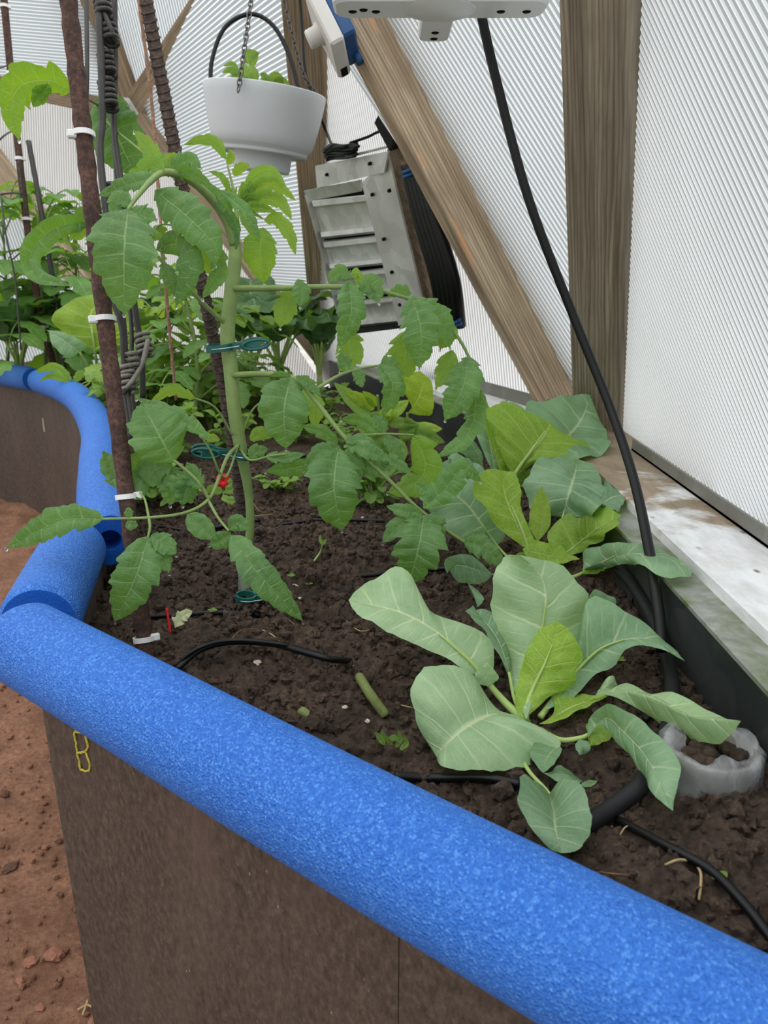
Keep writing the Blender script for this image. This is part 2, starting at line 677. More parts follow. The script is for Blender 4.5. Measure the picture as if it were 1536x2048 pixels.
def soil_mat(name, a, b, c, wet=.55):
    M = Mat(name, wet, .35)
    v = M.coords('Object')
    f = M.noise(v, 180, 8, .72)
    g = M.noise(v, 22, 5, .6)
    col = M.ramp(f, [(.30, a), (.52, b), (.74, c)])
    col = M.mix(M.ramp(g, [(.40, (0, 0, 0)), (.68, (.75, .75, .75))]), col, a)
    sp = M.n('ShaderNodeTexVoronoi', Scale=150.0)
    M.l(v, sp.inputs['Vector'])
    fl = M.mix(1.0, M.ramp(sp.outputs['Distance'], [(.05, (1, 1, 1)), (.12, (0, 0, 0))]), M.ramp(M.noise(v, 70, 2), [(.62, (0, 0, 0)), (.7, (1, 1, 1))]), 'MULTIPLY')
    col = M.mix(fl, col, srgb(150, 134, 112))
    M.color(col)
    M.bump(M.noise(v, 420, 8, .75), .9, .003)
    return M.m


m_soil = soil_mat('dark_garden_soil', srgb(52, 42, 35), srgb(90, 73, 60), srgb(134, 112, 92), .8)
m_dirt = soil_mat('red_path_dirt', srgb(118, 82, 62), srgb(160, 116, 90), srgb(192, 148, 120), .9)
m_stone = simple('reddish_stone', srgb(146, 100, 80), .85, .2, 0, .25, 120, .5, 300)
m_outside = simple('outside_gravel', srgb(190, 188, 180), .9, .1, 0, .15, 3)


def sheet_mat(name, c, tr=.85):
    M = Mat(name, .35, .4)
    M.color(c)
    v = M.coords('Object')
    f = M.noise(v, 5, 4, .6)
    col = M.ramp(f, [(.3, tuple(x * .93 for x in c[:3])), (.7, c)])
    t = M.n('ShaderNodeBsdfTranslucent')
    M.l(col, t.inputs['Color'])
    M.l(col, M.b.inputs['Base Color'])
    mx = M.n('ShaderNodeMixShader')
    mx.inputs[0].default_value = tr
    M.l(M.b.outputs[0], mx.inputs[1])
    M.l(t.outputs[0], mx.inputs[2])
    M.l(mx.outputs[0], M.out.inputs['Surface'])
    return M.m


m_sheet = sheet_mat('polycarbonate_cells', srgb(166, 172, 175), .72)
m_rib = sheet_mat('polycarbonate_ribs', srgb(244, 246, 246), .9)
m_sheet_p = sheet_mat('dusty_polycarbonate_cells', srgb(184, 179, 175), .72)

# ------------------------------------------------------------------ the setting
RIM = 0.35
SOIL = 0.30
SILL = 0.38

# plan of the raised bed: near edge, then the bowed left side
near_line = [PZ(x, y, RIM) for x, y in ((95, 1325), (295, 1425), (555, 1570), (840, 1725), (1030, 1830), (1315, 1990))]
nA = np.array([-0.232, 0.448, RIM])
nB = np.array([0.1, 0.2015, RIM])
ndir = unit(nB - nA)
nFar = nA + ndir * 0.62
left_pts = [nA, np.array([-.262, .56, RIM]), np.array([-.298, .72, RIM]), np.array([-.36, .90, RIM]), np.array([-.455, 1.17, RIM]), np.array([-.60, 1.48, RIM]),
            np.array([-.81, 1.78, RIM]), np.array([-1.12, 2.02, RIM]), np.array([-1.7, 2.25, RIM])]
left_curve = spline(left_pts, 90)

# ground
def ground():
    xs = np.linspace(-1.9, .6, 260)
    ys = np.linspace(-.6, 2.6, 300)
    X, Y = np.meshgrid(xs, ys, indexing='ij')
    Z = fbm(X, Y, 3, 2.2, .03) + fbm(X, Y, 4, 16, .012, .6)
    Z = Z * np.clip((2.6 - np.maximum(np.abs(X) * .9, Y)) / .5, 0, 1) - .002
    V = np.stack([X, Y, Z], -1).reshape(-1, 3)
    n, m = X.shape
    i, j = np.meshgrid(np.arange(n - 1), np.arange(m - 1), indexing='ij')
    a = (i * m + j).ravel()
    F = np.stack([a, a + m, a + m + 1, a + 1], 1)
    o = fast_mesh('floor', V, F, m_dirt)
    tag(o, 'bare reddish dirt path beside the raised bed', None, None, 'structure')
    th = np.linspace(0, 2 * math.pi, 48, endpoint=False)
    V = np.stack([40 * np.cos(th), 40 * np.sin(th), np.full(48, -.06)], 1)
    o = add('ground_outside', V, [tuple(range(48))], m_outside, loc=(0, 0, -.06), smooth=False)
    tag(o, 'pale ground outside the greenhouse', None, None, 'structure')


ground()

# raised bed boards
bed = empty('raised_bed', (nA[0], nA[1], 0))
tag(bed, 'dark brown board raised garden bed with a chalked letter B at its corner', 'garden bed')


def board(pts2d, z0, z1, th, name='board'):
    P = np.asarray(pts2d, float)[:, :2]
    T = np.gradient(P, axis=0)
    T /= np.linalg.norm(T, axis=1)[:, None]
    Nn = np.stack([T[:, 1], -T[:, 0]], 1)
    V = []
    for k in range(len(P)):
        for (s, z) in ((.5, z0), (.5, z1), (-.5, z1), (-.5, z0)):
            q = P[k] + Nn[k] * s * th
            V.append((q[0], q[1], z))
    F = []
    for k in range(len(P) - 1):
        for a in range(4):
            b = (a + 1) % 4
            F.append((k * 4 + a, k * 4 + b, k * 4 + 4 + b, k * 4 + 4 + a))
    F += [(0, 3, 2, 1), tuple((len(P) - 1) * 4 + q for q in range(4))]
    return add(name, V, F, m_board, bed, smooth=False)


seam = 0.302
b1 = board([nA + ndir * q for q in np.linspace(0, seam - .0003, 6)], -.05, RIM - .004, .012)
b2 = board([nA + ndir * q for q in np.linspace(seam + .0003, .62, 6)], -.05, RIM - .004, .012)
for a, b in ((1, 26), (26, 58), (58, 89)):
    seg = left_curve[a:b + 1]
    board(seg, -.05, RIM - .004, .012)
# thin seam strip over the joint of the two front boards
# chalk letter B on the front board
nout = np.array([ndir[1], -ndir[0], 0.0])
if np.dot(nout, CAM - nA) < 0:
    nout = -nout
front = Plane(nA + nout * .0062, nB + nout * .0062, nA + nout * .0062 + np.array([0, 0, 1.0]))
front.n = nout


def chalk(strokes, name):
    mb = MB()
    for st in strokes:
        P = np.array([front.at(x + 2, y + 6, .0004) for x, y in st])
        P = spline(P, 14)
        P = P + np.random.RandomState(3).normal(0, .00025, P.shape)
        V, F = tube(P, .0008, 6)
        mb.put(V, F)
    return mb.build(name, m_chalk, bed)


lb = chalk([[(147, 1456), (152, 1495), (160, 1533)], [(147, 1456), (166, 1462), (173, 1480), (172, 1494), (153, 1500)], [(153, 1500), (170, 1500), (178, 1533), (160, 1533)]], 'chalk_letter')
tag(lb, 'yellow chalk letter B')

# pale patch on the far curved board
def on_left(s, z, off):
    k = int(s)
    T = left_curve[k + 1] - left_curve[k]
    n = unit([-T[1], T[0], 0])
    p = left_curve[k] + T * (s - k) + n * off
    return np.array([p[0], p[1], z])


# ------------------------------------------------------------------ soil
def inside_bed(X, Y):
    poly = [nFar[:2]] + [nA[:2]] + [p[:2] for p in left_curve[::3]] + [(-1.7, 2.7), (-.5, 2.5), (-.12, 2.02), (.221, 1.0), (.221, nFar[1])]
    poly = np.array(poly)
    ins = np.zeros(X.shape, bool)
    j = len(poly) - 1
    for i in range(len(poly)):
        xi, yi = poly[i]
        xj, yj = poly[j]
        c = ((yi > Y) != (yj > Y)) & (X < (xj - xi) * (Y - yi) / (yj - yi + 1e-12) + xi)
        ins ^= c
        j = i
    return ins


def soil_h(X, Y):
    h = fbm(X, Y, 2, 5, .022) + fbm(X, Y, 3, 28, .009, .6)
    c = np.abs(vnoise(X * 75 + 3, Y * 75)) * .008 + np.abs(vnoise(X * 150 + 3, Y * 150 + 8)) * .008
    g = np.clip((X - .03) / .17, 0, 1)
    return SOIL - .004 + .022 * g * g * (3 - 2 * g) + h + c + fbm(X, Y, 2, 230, .0055)


def soil_patch(x0, x1, y0, y1, step):
    xs = np.arange(x0, x1 + step, step)
    ys = np.arange(y0, y1 + step, step)
    X, Y = np.meshgrid(xs, ys, indexing='ij')
    Z = soil_h(X, Y)
    V = np.stack([X, Y, Z], -1).reshape(-1, 3)
    n, m = X.shape
    i, j = np.meshgrid(np.arange(n - 1), np.arange(m - 1), indexing='ij')
    a = (i * m + j).ravel()
    F = np.stack([a, a + m, a + m + 1, a + 1], 1)
    ins = inside_bed(X, Y).ravel()
    F = F[ins[F].all(1)]
    used = np.unique(F)
    mp = np.full(len(V), -1)
    mp[used] = np.arange(len(used))
    return V[used], mp[F]


V1, F1 = soil_patch(-.34, .22, .08, 1.05, .0025)
V2, F2 = soil_patch(-1.7, .22, 1.05, 2.6, .012)
V3, F3 = soil_patch(-.6, -.34, .4, 1.05, .006)
Vs = np.vstack([V1, V2, V3])
Fs = np.vstack([F1, F2 + len(V1), F3 + len(V1) + len(V2)])
soil = fast_mesh('soil', Vs, Fs, m_soil, loc=(0, 0, 0))
tag(soil, 'dark crumbly garden soil filling the raised bed', 'soil', None, 'stuff')


def clods():
    r = np.random.RandomState(21)
    N = 16000
    X = r.uniform(-.34, .22, N * 2)
    Y = r.uniform(.1, 1.25, N * 2)
    ok = inside_bed(X, Y)
    X, Y = X[ok][:N], Y[ok][:N]
    Z = soil_h(X, Y)
    S = .0009 + .0042 * r.rand(len(X)) ** 3.2
    bv, bf = ICO0
    bv1, bf1 = ICO1
    big = S > .0026
    allV, allF, off = [], [], 0
    for sel, (v, f) in ((~big, (bv, bf)), (big, (bv1, bf1))):
        n = sel.sum()
        sc = S[sel][:, None, None] * (1 + .8 * (r.rand(n, len(v), 1) - .5)) * (0.7 + .6 * r.rand(n, 1, 3))
        VV = v[None] * sc
        VV += np.stack([X[sel], Y[sel], Z[sel] + S[sel] * .25], 1)[:, None, :]
        FF = f[None] + (np.arange(n) * len(v))[:, None, None] + off
        allV.append(VV.reshape(-1, 3))
        allF.append(FF.reshape(-1, 3))
        off += n * len(v)
    o = fast_mesh('soil_clods', np.vstack(allV), np.vstack(allF), m_soil, loc=(0, 0, 0), smooth=False)
    tag(o, 'loose crumbs of dark soil scattered over the bed', 'soil crumbs', None, 'stuff')


clods()

# ------------------------------------------------------------------ sill, liner, channel on the wall side
def prism_path(section, path, name, mat, parent=None, smooth=False):
    """section [(out, z)] swept along plan path; out is to the left of travel"""
    P = np.asarray(path, float)
    T = np.gradient(P, axis=0)
    T /= np.linalg.norm(T, axis=1)[:, None]
    Nn = np.stack([T[:, 1], -T[:, 0]], 1)
    V = []
    k = len(section)
    for i in range(len(P)):
        for (o, z) in section:
            q = P[i] + Nn[i] * o
            V.append((q[0], q[1], z))
    F = []
    for i in range(len(P) - 1):
        for a in range(k):
            b = (a + 1) % k
            F.append((i * k + a, i * k + b, (i + 1) * k + b, (i + 1) * k + a))
    F += [tuple(range(k - 1, -1, -1)), tuple((len(P) - 1) * k + q for q in range(k))]
    return add(name, V, F, mat, parent, smooth=smooth)


segA = [(.221, .02), (.221, 1.02)]
segB = [(.221, 1.02), (-.15, 2.05)]
liner = empty('bed_liner', (.221, .6, .2))
tag(liner, 'dark metal bed liner with an algae stained top flange below the sill', 'bed edging')
for sg in (segA, segB):
    prism_path([(0, .18), (.003, .18), (.003, .368), (0, .368)], sg, 'liner_wall', m_galv_dark, liner)
    prism_path([(-.001, .368), (.028, .368), (.028, .371), (-.001, .371)], sg, 'top_flange', m_flange, liner)

sillA = prism_path([(.026, .30), (.17, .30), (.17, SILL), (.026, SILL)], [(.221, -.25), (.221, 1.10)], 'trim_1', m_sill)
tag(sillA, 'flaking white painted sill board beside the near polycarbonate panel', None, None, 'structure')
sillB = prism_path([(.030, .30), (.20, .30), (.20, SILL), (.030, SILL)], [(.17, 1.14), (-.17, 2.15)], 'trim_2', m_sill)
tag(sillB, 'pale sill board below the vent panel', None, None, 'structure')
# ------------------------------------------------------------------ dome struts and panels
Afoot = np.array([.314, 1.08, .36])
Atop = W(1186, 0, .69)
Atop2 = Afoot + (Atop - Afoot) * 1.25
Bfoot = W(1150, 800, 1.22)
Btop = W(772, 60, 1.03)
Btop2 = Bfoot + (Btop - Bfoot) * 1.16
Cfoot = W(655, 735, 2.1)
Ctop = W(604, 0, 1.28)
Ctop2 = Cfoot + (Ctop - Cfoot) * 1.12
Node = W(268, 225, 2.35)
Hfoot = W(640, 705, 2.13)
Gfoot = W(262, 690, 2.6)
Gtop = W(-60, 262, 2.55)


def strut(name, p0, p1, wid, dep, nrm, mat, label, ybias=0.0):
    p0, p1 = np.array(p0), np.array(p1)
    x = unit(p1 - p0)
    z = unit(nrm - x * np.dot(nrm, x))
    y = np.cross(z, x)
    L = np.linalg.norm(p1 - p0)
    V, F = obox((0, 0, 0), np.array([1., 0, 0]), np.array([0, 1., 0]), np.array([0, 0, 1.]), L, wid, dep, .0025)
    me = bpy.data.meshes.new(name)
    me.from_pydata([tuple(v) for v in V], [], F)
    me.materials.append(mat)
    o = bpy.data.objects.new(name, me)
    COL.objects.link(o)
    c = (p0 + p1) / 2 - z * dep / 2 + y * ybias
    m = Matrix([[x[0], y[0], z[0], c[0]], [x[1], y[1], z[1], c[1]], [x[2], y[2], z[2], c[2]], [0, 0, 0, 1]])
    o.matrix_world = m
    tag(o, label, None, None, 'structure')
    return o


def to_cam(p):
    return unit(CAM - p)


strut('beam_upright', Afoot, Atop2, .070, .075, to_cam(Afoot) + np.array([-.02, 0, 0]) + np.array([-.28, 0.1, 0]), m_woodA, 'thick grey brown wooden post rising from the sill')
strut('beam_diagonal', Bfoot, Btop2, .094, .05, to_cam(Btop) + np.array([.2, 0, .35]), m_woodB, 'long warm brown wooden strut slanting down behind the post')
strut('beam_vent_side', Cfoot, Ctop2, .078, .06, to_cam(Ctop) + np.array([-.25, 0, 0]), m_woodC, 'narrow brown wooden strut behind the hanging pot')
strut('beam_low_slant', Hfoot, Node, .062, .06, to_cam(Node), m_woodC, 'brown wooden strut slanting from the hub plate to the vent corner')
strut('beam_level', W(-260, 115, 2.3), Node, .05, .06, to_cam(Node), m_woodC, 'level brown wooden strut running left from the hub plate')
strut('beam_upper_right', Node, W(470, -75, 1.95), .085, .06, to_cam(Node) + np.array([.3, 0, .5]), m_woodC, 'dark brown wooden strut rising right from the hub plate')
strut('beam_upper_left', Node, W(165, -60, 2.1), .075, .06, to_cam(Node), m_woodC, 'brown wooden strut rising left from the hub plate behind the wires')
strut('beam_far', Gfoot, Gtop, .095, .06, to_cam(Gtop), m_woodB, 'brown wooden strut behind the far tomato plants')

# hub plate
hub = empty('hub_plate', Node)
tag(hub, 'galvanised metal hub plate where the wooden struts meet', 'bracket')
hz = to_cam(Node)
hx = unit(np.cross([0, 0, 1.0], hz))
hy = np.cross(hz, hx)
V, F = obox(Node + hz * .008 + hx * .01 - hy * .02, hx, hy, hz, .085, .12, .004, .001)
add('plate', V, F, m_galv, hub, smooth=False)
for (a, b) in ((-.02, .02), (.03, .03), (.0, -.05), (.035, -.055)):
    V, F = lathe([(0.0001, .006), (.007, .006), (.009, .003), (.009, 0)], Node + hz * .010 + hx * a + hy * b, hz, 8)
    add('bolt', V, F, m_galv, hub)


def clip_line(poly, p, d):
    """2D convex polygon clip; returns interval or None"""
    lo, hi = -1e9, 1e9
    n = len(poly)
    area = 0
    for i in range(n):
        a, b = poly[i], poly[(i + 1) % n]
        area += a[0] * b[1] - b[0] * a[1]
    sg = 1 if area > 0 else -1
    for i in range(n):
        a, b = poly[i], poly[(i + 1) % n]
        e = b - a
        nn = np.array([-e[1], e[0]]) * sg
        num = np.dot(nn, p - a)
        den = np.dot(nn, d)
        if abs(den) < 1e-12:
            if num < 0: return None
            continue
        t = -num / den
        if den > 0: lo = max(lo, t)
        else: hi = min(hi, t)
    return (lo, hi) if hi > lo + .004 else None


def panel(name, corners, ribpx, pitch, label, mat=None, rib_w=.0016, rib_h=.0012):
    """a fluted polycarbonate sheet: flat skin and raised flutes inside, real thickness"""
    C = [np.array(c, float) for c in corners]
    pl = Plane(C[0], C[1], C[2])
    C = [c - pl.n * np.dot(c - pl.o, pl.n) for c in C]
    a = pl.at(*ribpx[0])
    b = pl.at(*ribpx[1])
    dx = unit(b - a)
    dy = np.cross(pl.n, dx)
    P2 = np.array([[np.dot(c - pl.o, dx), np.dot(c - pl.o, dy)] for c in C])
    mb, ms = MB(), MB()
    y = P2[:, 1].min() + pitch * .5
    k = 0
    pts = [(-rib_w, 0), (-rib_w * .45, rib_h), (rib_w * .45, rib_h), (rib_w, 0)]
    while y < P2[:, 1].max():
        base = pl.o + dy * y
        iv = clip_line(P2, np.array([0., y]), np.array([1., 0.]))
        if iv:
            v = []
            for t in iv:
                for (q, h) in pts:
                    v.append(base + dx * t + dy * q + pl.n * h)
            mb.put(v, [(0, 1, 5, 4), (1, 2, 6, 5), (2, 3, 7, 6)])
        # the flat cell between this flute and the next
        y1, y2 = y + rib_w, y + pitch - rib_w
        i1 = clip_line(P2, np.array([0., y1]), np.array([1., 0.]))
        i2 = clip_line(P2, np.array([0., y2]), np.array([1., 0.]))
        if i1 and i2:
            ms.put([pl.o + dy * y1 + dx * i1[0], pl.o + dy * y1 + dx * i1[1], pl.o + dy * y2 + dx * i2[1], pl.o + dy * y2 + dx * i2[0]], [(0, 1, 2, 3)])
        y += pitch
    sh = ms.build(name, mat or m_sheet, smooth=False)
    tag(sh, label, None, None, 'structure')
    r = mb.build('flutes', m_rib, sh, smooth=False)
    r['kind'] = 'stuff'
    return sh, pl


# near right panel: base line runs along the sill toward the viewer, leaning in with the post
e_dir = unit(Atop - Afoot)
base0 = np.array([.351, 1.17, SILL - .01])
base1 = np.array([.351, -.25, SILL - .01])
Aout = np.array([.02, 0.03, 0])
pR_top = base0 + (Atop2 - Afoot) * 1.15 + np.array([.012, 0, 0])
p1s, pl1 = panel('wall_right', [base0, base1, base1 + (pR_top - base0) + np.array([0, .35, 0]), pR_top], ((1314, 0), (1536, 476)), .0072,
                 'translucent fluted polycarbonate panel right of the post')
# between post and diagonal strut
back = np.array([.0, .05, 0])
a0, a1 = Afoot + np.array([.03, .17, -.03]), Atop2 + np.array([.06, .11, .01])
p2s, pl2 = panel('wall_back', [a0, a1, Btop2 + back + np.array([-.08, .08, 0])], ((800, 50), (1110, 540)), .0075, 'translucent fluted panel between the post and the slanting strut')
# vent panel
p3s, pl3 = panel('wall_vent', [np.array([.36, 1.19, SILL - .02]), W(640, -230, 1.16), Cfoot + np.array([-.04, .06, -.05])], ((690, 140), (716, 280)), .0075,
                 'dusty fluted panel behind the metal vent', m_sheet_p)
# left of strut C: between C and H, apex at the C foot
pl4q = Plane(Cfoot + np.array([0, .06, 0]), Ctop2 + np.array([0, .06, 0]), Node + np.array([0, .06, 0]))
p4s, pl4 = panel('wall_left', [Cfoot + np.array([0, .06, 0]), pl4q.at(625, -140), pl4q.at(455, -140), Node + np.array([0, .06, 0])], ((540, 10), (400, 115)), .009,
                 'translucent fluted panel behind the hanging pot')
p5s, pl5 = panel('wall_far', [Node + np.array([0, .06, 0]), Hfoot + np.array([0, .06, -.1]), Gfoot + np.array([0, .06, -.15])], ((120, 260), (124, 460)), .010, 'translucent panel below the hub plate', m_sheet_p)
panel('wall_far_upper', [Node + np.array([0, .07, 0]), Gfoot + np.array([0, .07, -.15]), Gtop + np.array([0, .07, 0]), W(-260, 115, 2.3) + np.array([0, .07, 0])], ((110, 260), (116, 460)), .010, 'translucent panel under the level strut', m_sheet_p)
panel('wall_far_corner', [Gfoot + np.array([0, .08, -.2]), Gtop + np.array([0, .08, 0]), W(-500, 640, 2.5) + np.array([0, .05, -.2])], ((10, 500), (60, 640)), .010, 'translucent panel behind the far tomato plants')
panel('wall_top_left', [Node + np.array([0, .06, 0]), W(-260, 115, 2.3) + np.array([0, .06, 0]), W(-260, -250, 1.9), W(165, -70, 2.1) + np.array([0, .06, 0])], ((0, 80), (140, 92)), .010, 'translucent panel above the level strut')
panel('wall_top', [Node + np.array([0, .06, 0]), W(160, -70, 2.1) + np.array([0, .06, 0]), W(480, -85, 1.95) + np.array([0, .06, 0])], ((235, 20), (262, 120)), .009, 'translucent panel between the two rising struts')

# metal channel at the foot of the panels
chA = empty('edge_channel', (.34, .5, SILL))
tag(chA, 'grey metal channel holding the near right panel on the white sill', 'trim strip')
prism_path([(0, SILL), (.003, SILL), (.003, SILL + .0155), (0, SILL + .0155)], [(.320, -.2), (.320, .935)], 'channel_face', m_channel, chA)
prism_path([(0, SILL + .0005), (.014, SILL + .0005), (.014, SILL + .003), (0, SILL + .003)], [(.320, -.2), (.320, .935)], 'channel_foot', m_channel, chA)
chB = empty('edge_channel', (.1, 1.6, SILL))
tag(chB, 'grey metal channel along the sill below the vent panel', 'trim strip')
prism_path([(0, SILL), (.003, SILL), (.003, SILL + .022), (0, SILL + .022)], [(.275, 1.19), (-.09, 2.12)], 'channel_face', m_channel, chB)

# ------------------------------------------------------------------ foam noodles on the rim
NR = 0.0292


def noodle(path, label, wob=0):
    P = np.asarray(path, float)
    n = len(P)
    T, A, B = frames(P)
    seg = 44
    root = empty('foam_noodle', (P[n // 2][0], P[n // 2][1], P[n // 2][2] - NR))
    tag(root, label, 'foam tube', 'blue foam noodles on the bed rim')
    th = np.linspace(0, 2 * math.pi, seg, endpoint=False)
    ring = A[:, None, :] * np.cos(th)[None, :, None] + B[:, None, :] * np.sin(th)[None, :, None]
    d = np.r_[0, np.cumsum(np.linalg.norm(np.diff(P, axis=0), axis=1))]
    r = NR * np.ones(n)
    for q in (d, d[-1] - d):
        r = np.where(q < .004, NR - .003 * (1 - q / .004) ** 2, r)
    V = (P[:, None, :] + ring * r[:, None, None]).reshape(-1, 3)
    F = [(i * seg + j, i * seg + (j + 1) % seg, (i + 1) * seg + (j + 1) % seg, (i + 1) * seg + j) for i in range(n - 1) for j in range(seg)]
    add('foam_skin', V, F, m_foam, root)
    for e, i in ((0, 0), (1, n - 1)):
        V = np.vstack([P[i] + ring[i] * r[i], P[i] + ring[i] * .011, P[i] + ring[i] * .0105 + T[i] * (.03 if e == 0 else -.03), (P[i] + T[i] * (.03 if e == 0 else -.03))[None]])
        F = [(j, (j + 1) % seg, seg + (j + 1) % seg, seg + j) for j in range(seg)] + [(seg + j, seg + (j + 1) % seg, 2 * seg + (j + 1) % seg, 2 * seg + j) for j in range(seg)] + [(2 * seg + j, 2 * seg + (j + 1) % seg, 3 * seg) for j in range(seg)]
        add('cut_end', V, F, m_foam_cut, root, smooth=False)
    return root


def rim_path(pts, n):
    return spline(pts, n)


cutz = RIM + .0
noodle(rim_path([nA - ndir * .026 + np.array([0, 0, .005]), nA + ndir * .1 + np.array([0, 0, .003]), nA + ndir * .3, nA + ndir * .58], 90), 'long blue foam noodle across the foreground rim of the bed')
q0 = np.array([-.255, .508, RIM + .006])
noodle(rim_path([np.array([-.2585, .502, RIM]), np.array([-.281, .60, RIM]), np.array([-.2985, .668, RIM - .004])], 40), 'short stub of blue foam noodle just behind the bed corner')
noodle(rim_path([np.array([-.272, .690, RIM - .004]), np.array([-.325, .82, RIM]), np.array([-.385, .98, RIM]), np.array([-.465, 1.19, RIM]), np.array([-.60, 1.47, RIM]), np.array([-.72, 1.66, RIM]), np.array([-.83, 1.79, RIM])], 90),
       'long blue foam noodle bending along the inner curve of the bed')
noodle(rim_path([np.array([-.855, 1.815, RIM]), np.array([-1.0, 1.93, RIM]), np.array([-1.2, 2.06, RIM]), np.array([-1.5, 2.18, RIM])], 40), 'farthest blue foam noodle at the left edge of the picture')

# ------------------------------------------------------------------ stakes
def zip_tie(c, axis, r, label, w=.004, tail=True, side=1):
    root = empty('cable_tie', c)
    tag(root, label, 'cable tie', 'white cable ties on the stakes')
    V, F = lathe([(r, -w / 2), (r + .0014, -w / 2), (r + .0014, w / 2), (r, w / 2), (r, -w / 2)], c, axis, 20)
    add('band', V, F, m_tie, root, smooth=False)
    ax = unit(axis)
    v = to_cam(np.array(c))
    sx = unit(np.cross(v, ax)) * side
    V, F = obox(np.array(c) + sx * (r + .001) + v * .002, sx, ax, np.cross(sx, ax), .0075, .006, .0055, .001)
    add('lock_head', V, F, m_tie, root, smooth=False)
    return root


def px_path(pts, n):
    return spline([W(*p) for p in pts], n)


# rusty smooth bar in front
bar_end = PZ(290, 1290, SOIL + .014)
bar = spline([W(132, -40, .57), W(210, 640, .585), bar_end], 60)
bar = np.vstack([bar, bar[-1] + (bar[-1] - bar[-2]) * 3])
rr = .0066 + .0004 * np.sin(np.arange(len(bar)) * 1.7) + .0003 * np.cos(np.arange(len(bar)) * 3.1)
V, F = tube(bar, rr, 14)
o = add('rusty_stake', V, F, m_rust, loc=bar[-4])
tag(o, 'thick smooth rusty iron stake standing in the foreground soil', 'garden stake')


def at_y(path, y):
    best, bi = 1e9, 0
    for i, p in enumerate(path):
        q = p - CAM
        dep = q[1] * CP - q[2] * SP
        dn = -q[1] * SP - q[2] * CP
        yy = CY + FPX * dn / dep
        if abs(yy - y) < best:
            best, bi = abs(yy - y), i
    i = max(1, min(len(path) - 2, bi))
    return path[bi], unit(path[i + 1] - path[i - 1])


for y, sd, lb in ((268, -1, 'white cable tie at the top of the thick rusty stake'), (640, -1, 'white cable tie halfway up the thick rusty stake'),
                  (995, 1, 'white cable tie low on the thick rusty stake'), (1276, 1, 'white cable tie at the soil around the thick rusty stake')):
    c, ax = at_y(spline(bar, 400), y)
    zip_tie(c, ax, .0074, lb, side=sd)

# ribbed reinforcing bar behind the tomato stem
rb = px_path([(284, -40, .655), (342, 260, .68), (402, 560, .705), (452, 800, .735), (482, 1000, .755), (492, 1075, .765)], 300)
d = np.r_[0, np.cumsum(np.linalg.norm(np.diff(rb, axis=0), axis=1))]
rbs = empty('ribbed_stake', rb[-1])
tag(rbs, 'ribbed steel reinforcing bar staking the tomato stem', 'garden stake')
V, F = tube(rb, .0058, 14)
add('bar', V, F, m_rebar, rbs)
T_, A_, B_ = frames(rb)
mb = MB()
for s in np.arange(.004, d[-1] - .004, .0072):
    th = np.linspace(-.1, 2 * math.pi * .96, 22)
    sl = s + .0038 * np.sin(th)
    P = np.stack([np.interp(sl, d, rb[:, k]) for k in range(3)], 1)
    Aq = np.stack([np.interp(sl, d, A_[:, k]) for k in range(3)], 1)
    Bq = np.stack([np.interp(sl, d, B_[:, k]) for k in range(3)], 1)
    P = P + (Aq * np.cos(th)[:, None] + Bq * np.sin(th)[:, None]) * .0058
    V, F = tube(P, .0011, 5, False)
    mb.put(V, F)
o = mb.build('ribs', m_rebar, rbs)
o['kind'] = 'stuff'

# thin orange rod behind
od = px_path([(272, -40, 1.05), (296, 140, 1.07), (308, 260, 1.09), (330, 560, 1.12), (352, 800, 1.2)], 50)
V, F = tube(od, .0026 + .0005 * np.sin(np.arange(50) * 2.3), 8)
o = add('thin_rusty_rod', V, F, m_orust, loc=od[-1])
tag(o, 'thin orange rusty rod standing behind the ribbed bar', 'garden stake')


# dark wire trellis with twisted joints
def coil(c, axis, R, r, turns, pitch):
    ax = unit(axis)
    ref = np.array([0, 0, 1.0]) if abs(ax[2]) < .9 else np.array([1.0, 0, 0])
    a = unit(ref - ax * np.dot(ref, ax))
    b = np.cross(ax, a)
    th = np.linspace(0, 2 * math.pi * turns, int(turns * 12))
    P = np.array(c) + a * R * np.cos(th)[:, None] + b * R * np.sin(th)[:, None] + ax * (th / (2 * math.pi) - turns / 2)[:, None] * pitch
    return tube(P, r, 6)


tr = empty('wire_trellis', W(265, 1010, .68))
tag(tr, 'dark wire trellis with coiled joints beside the thick rusty stake', 'trellis')
for pts, r in ((((196, -30, .66), (205, 220, .67), (200, 300, .67), (212, 420, .67), (245, 640, .68), (250, 780, .69), (262, 880, .69)), .0034),
               (((172, -30, .64), (174, 150, .64), (170, 300, .65), (178, 480, .66), (238, 640, .67), (246, 720, .675), (262, 830, .68), (277, 930, .68), (268, 1000, .685)), .0020),
               (((228, -30, .68), (230, 140, .69), (228, 260, .69), (250, 420, .69), (268, 600, .70), (282, 700, .71), (286, 800, .72)), .0030),
               (((210, -30, .69), (222, 180, .70), (238, 420, .70), (262, 640, .71), (262, 760, .71), (272, 850, .715)), .0022)):
    V, F = tube(px_path(pts, 60), r, 8)
    add('wire', V, F, m_wire, tr)
for (x, y, t, n) in ((205, 12, .665, 4), (219, 70, .67, 3), (214, 130, .675, 4), (216, 190, .675, 5), (222, 405, .68, 6), (255, 755, .68, 4), (262, 725, .685, 3), (250, 770, .675, 3), (288, 690, .71, 4)):
    p = W(x, y, t)
    V, F = coil(p, unit(W(x + 14, y + 90, t) - p), .0062, .0022, n, .0052)
    add('coil_joint', V, F, m_wire if y < 500 else m_wire_lit, tr)
V, F = tube(px_path([(243, 785, .675), (262, 765, .67), (285, 725, .69), (296, 680, .70)], 30), .0024, 8)
add('tie_wire', V, F, m_wire_lit, tr)
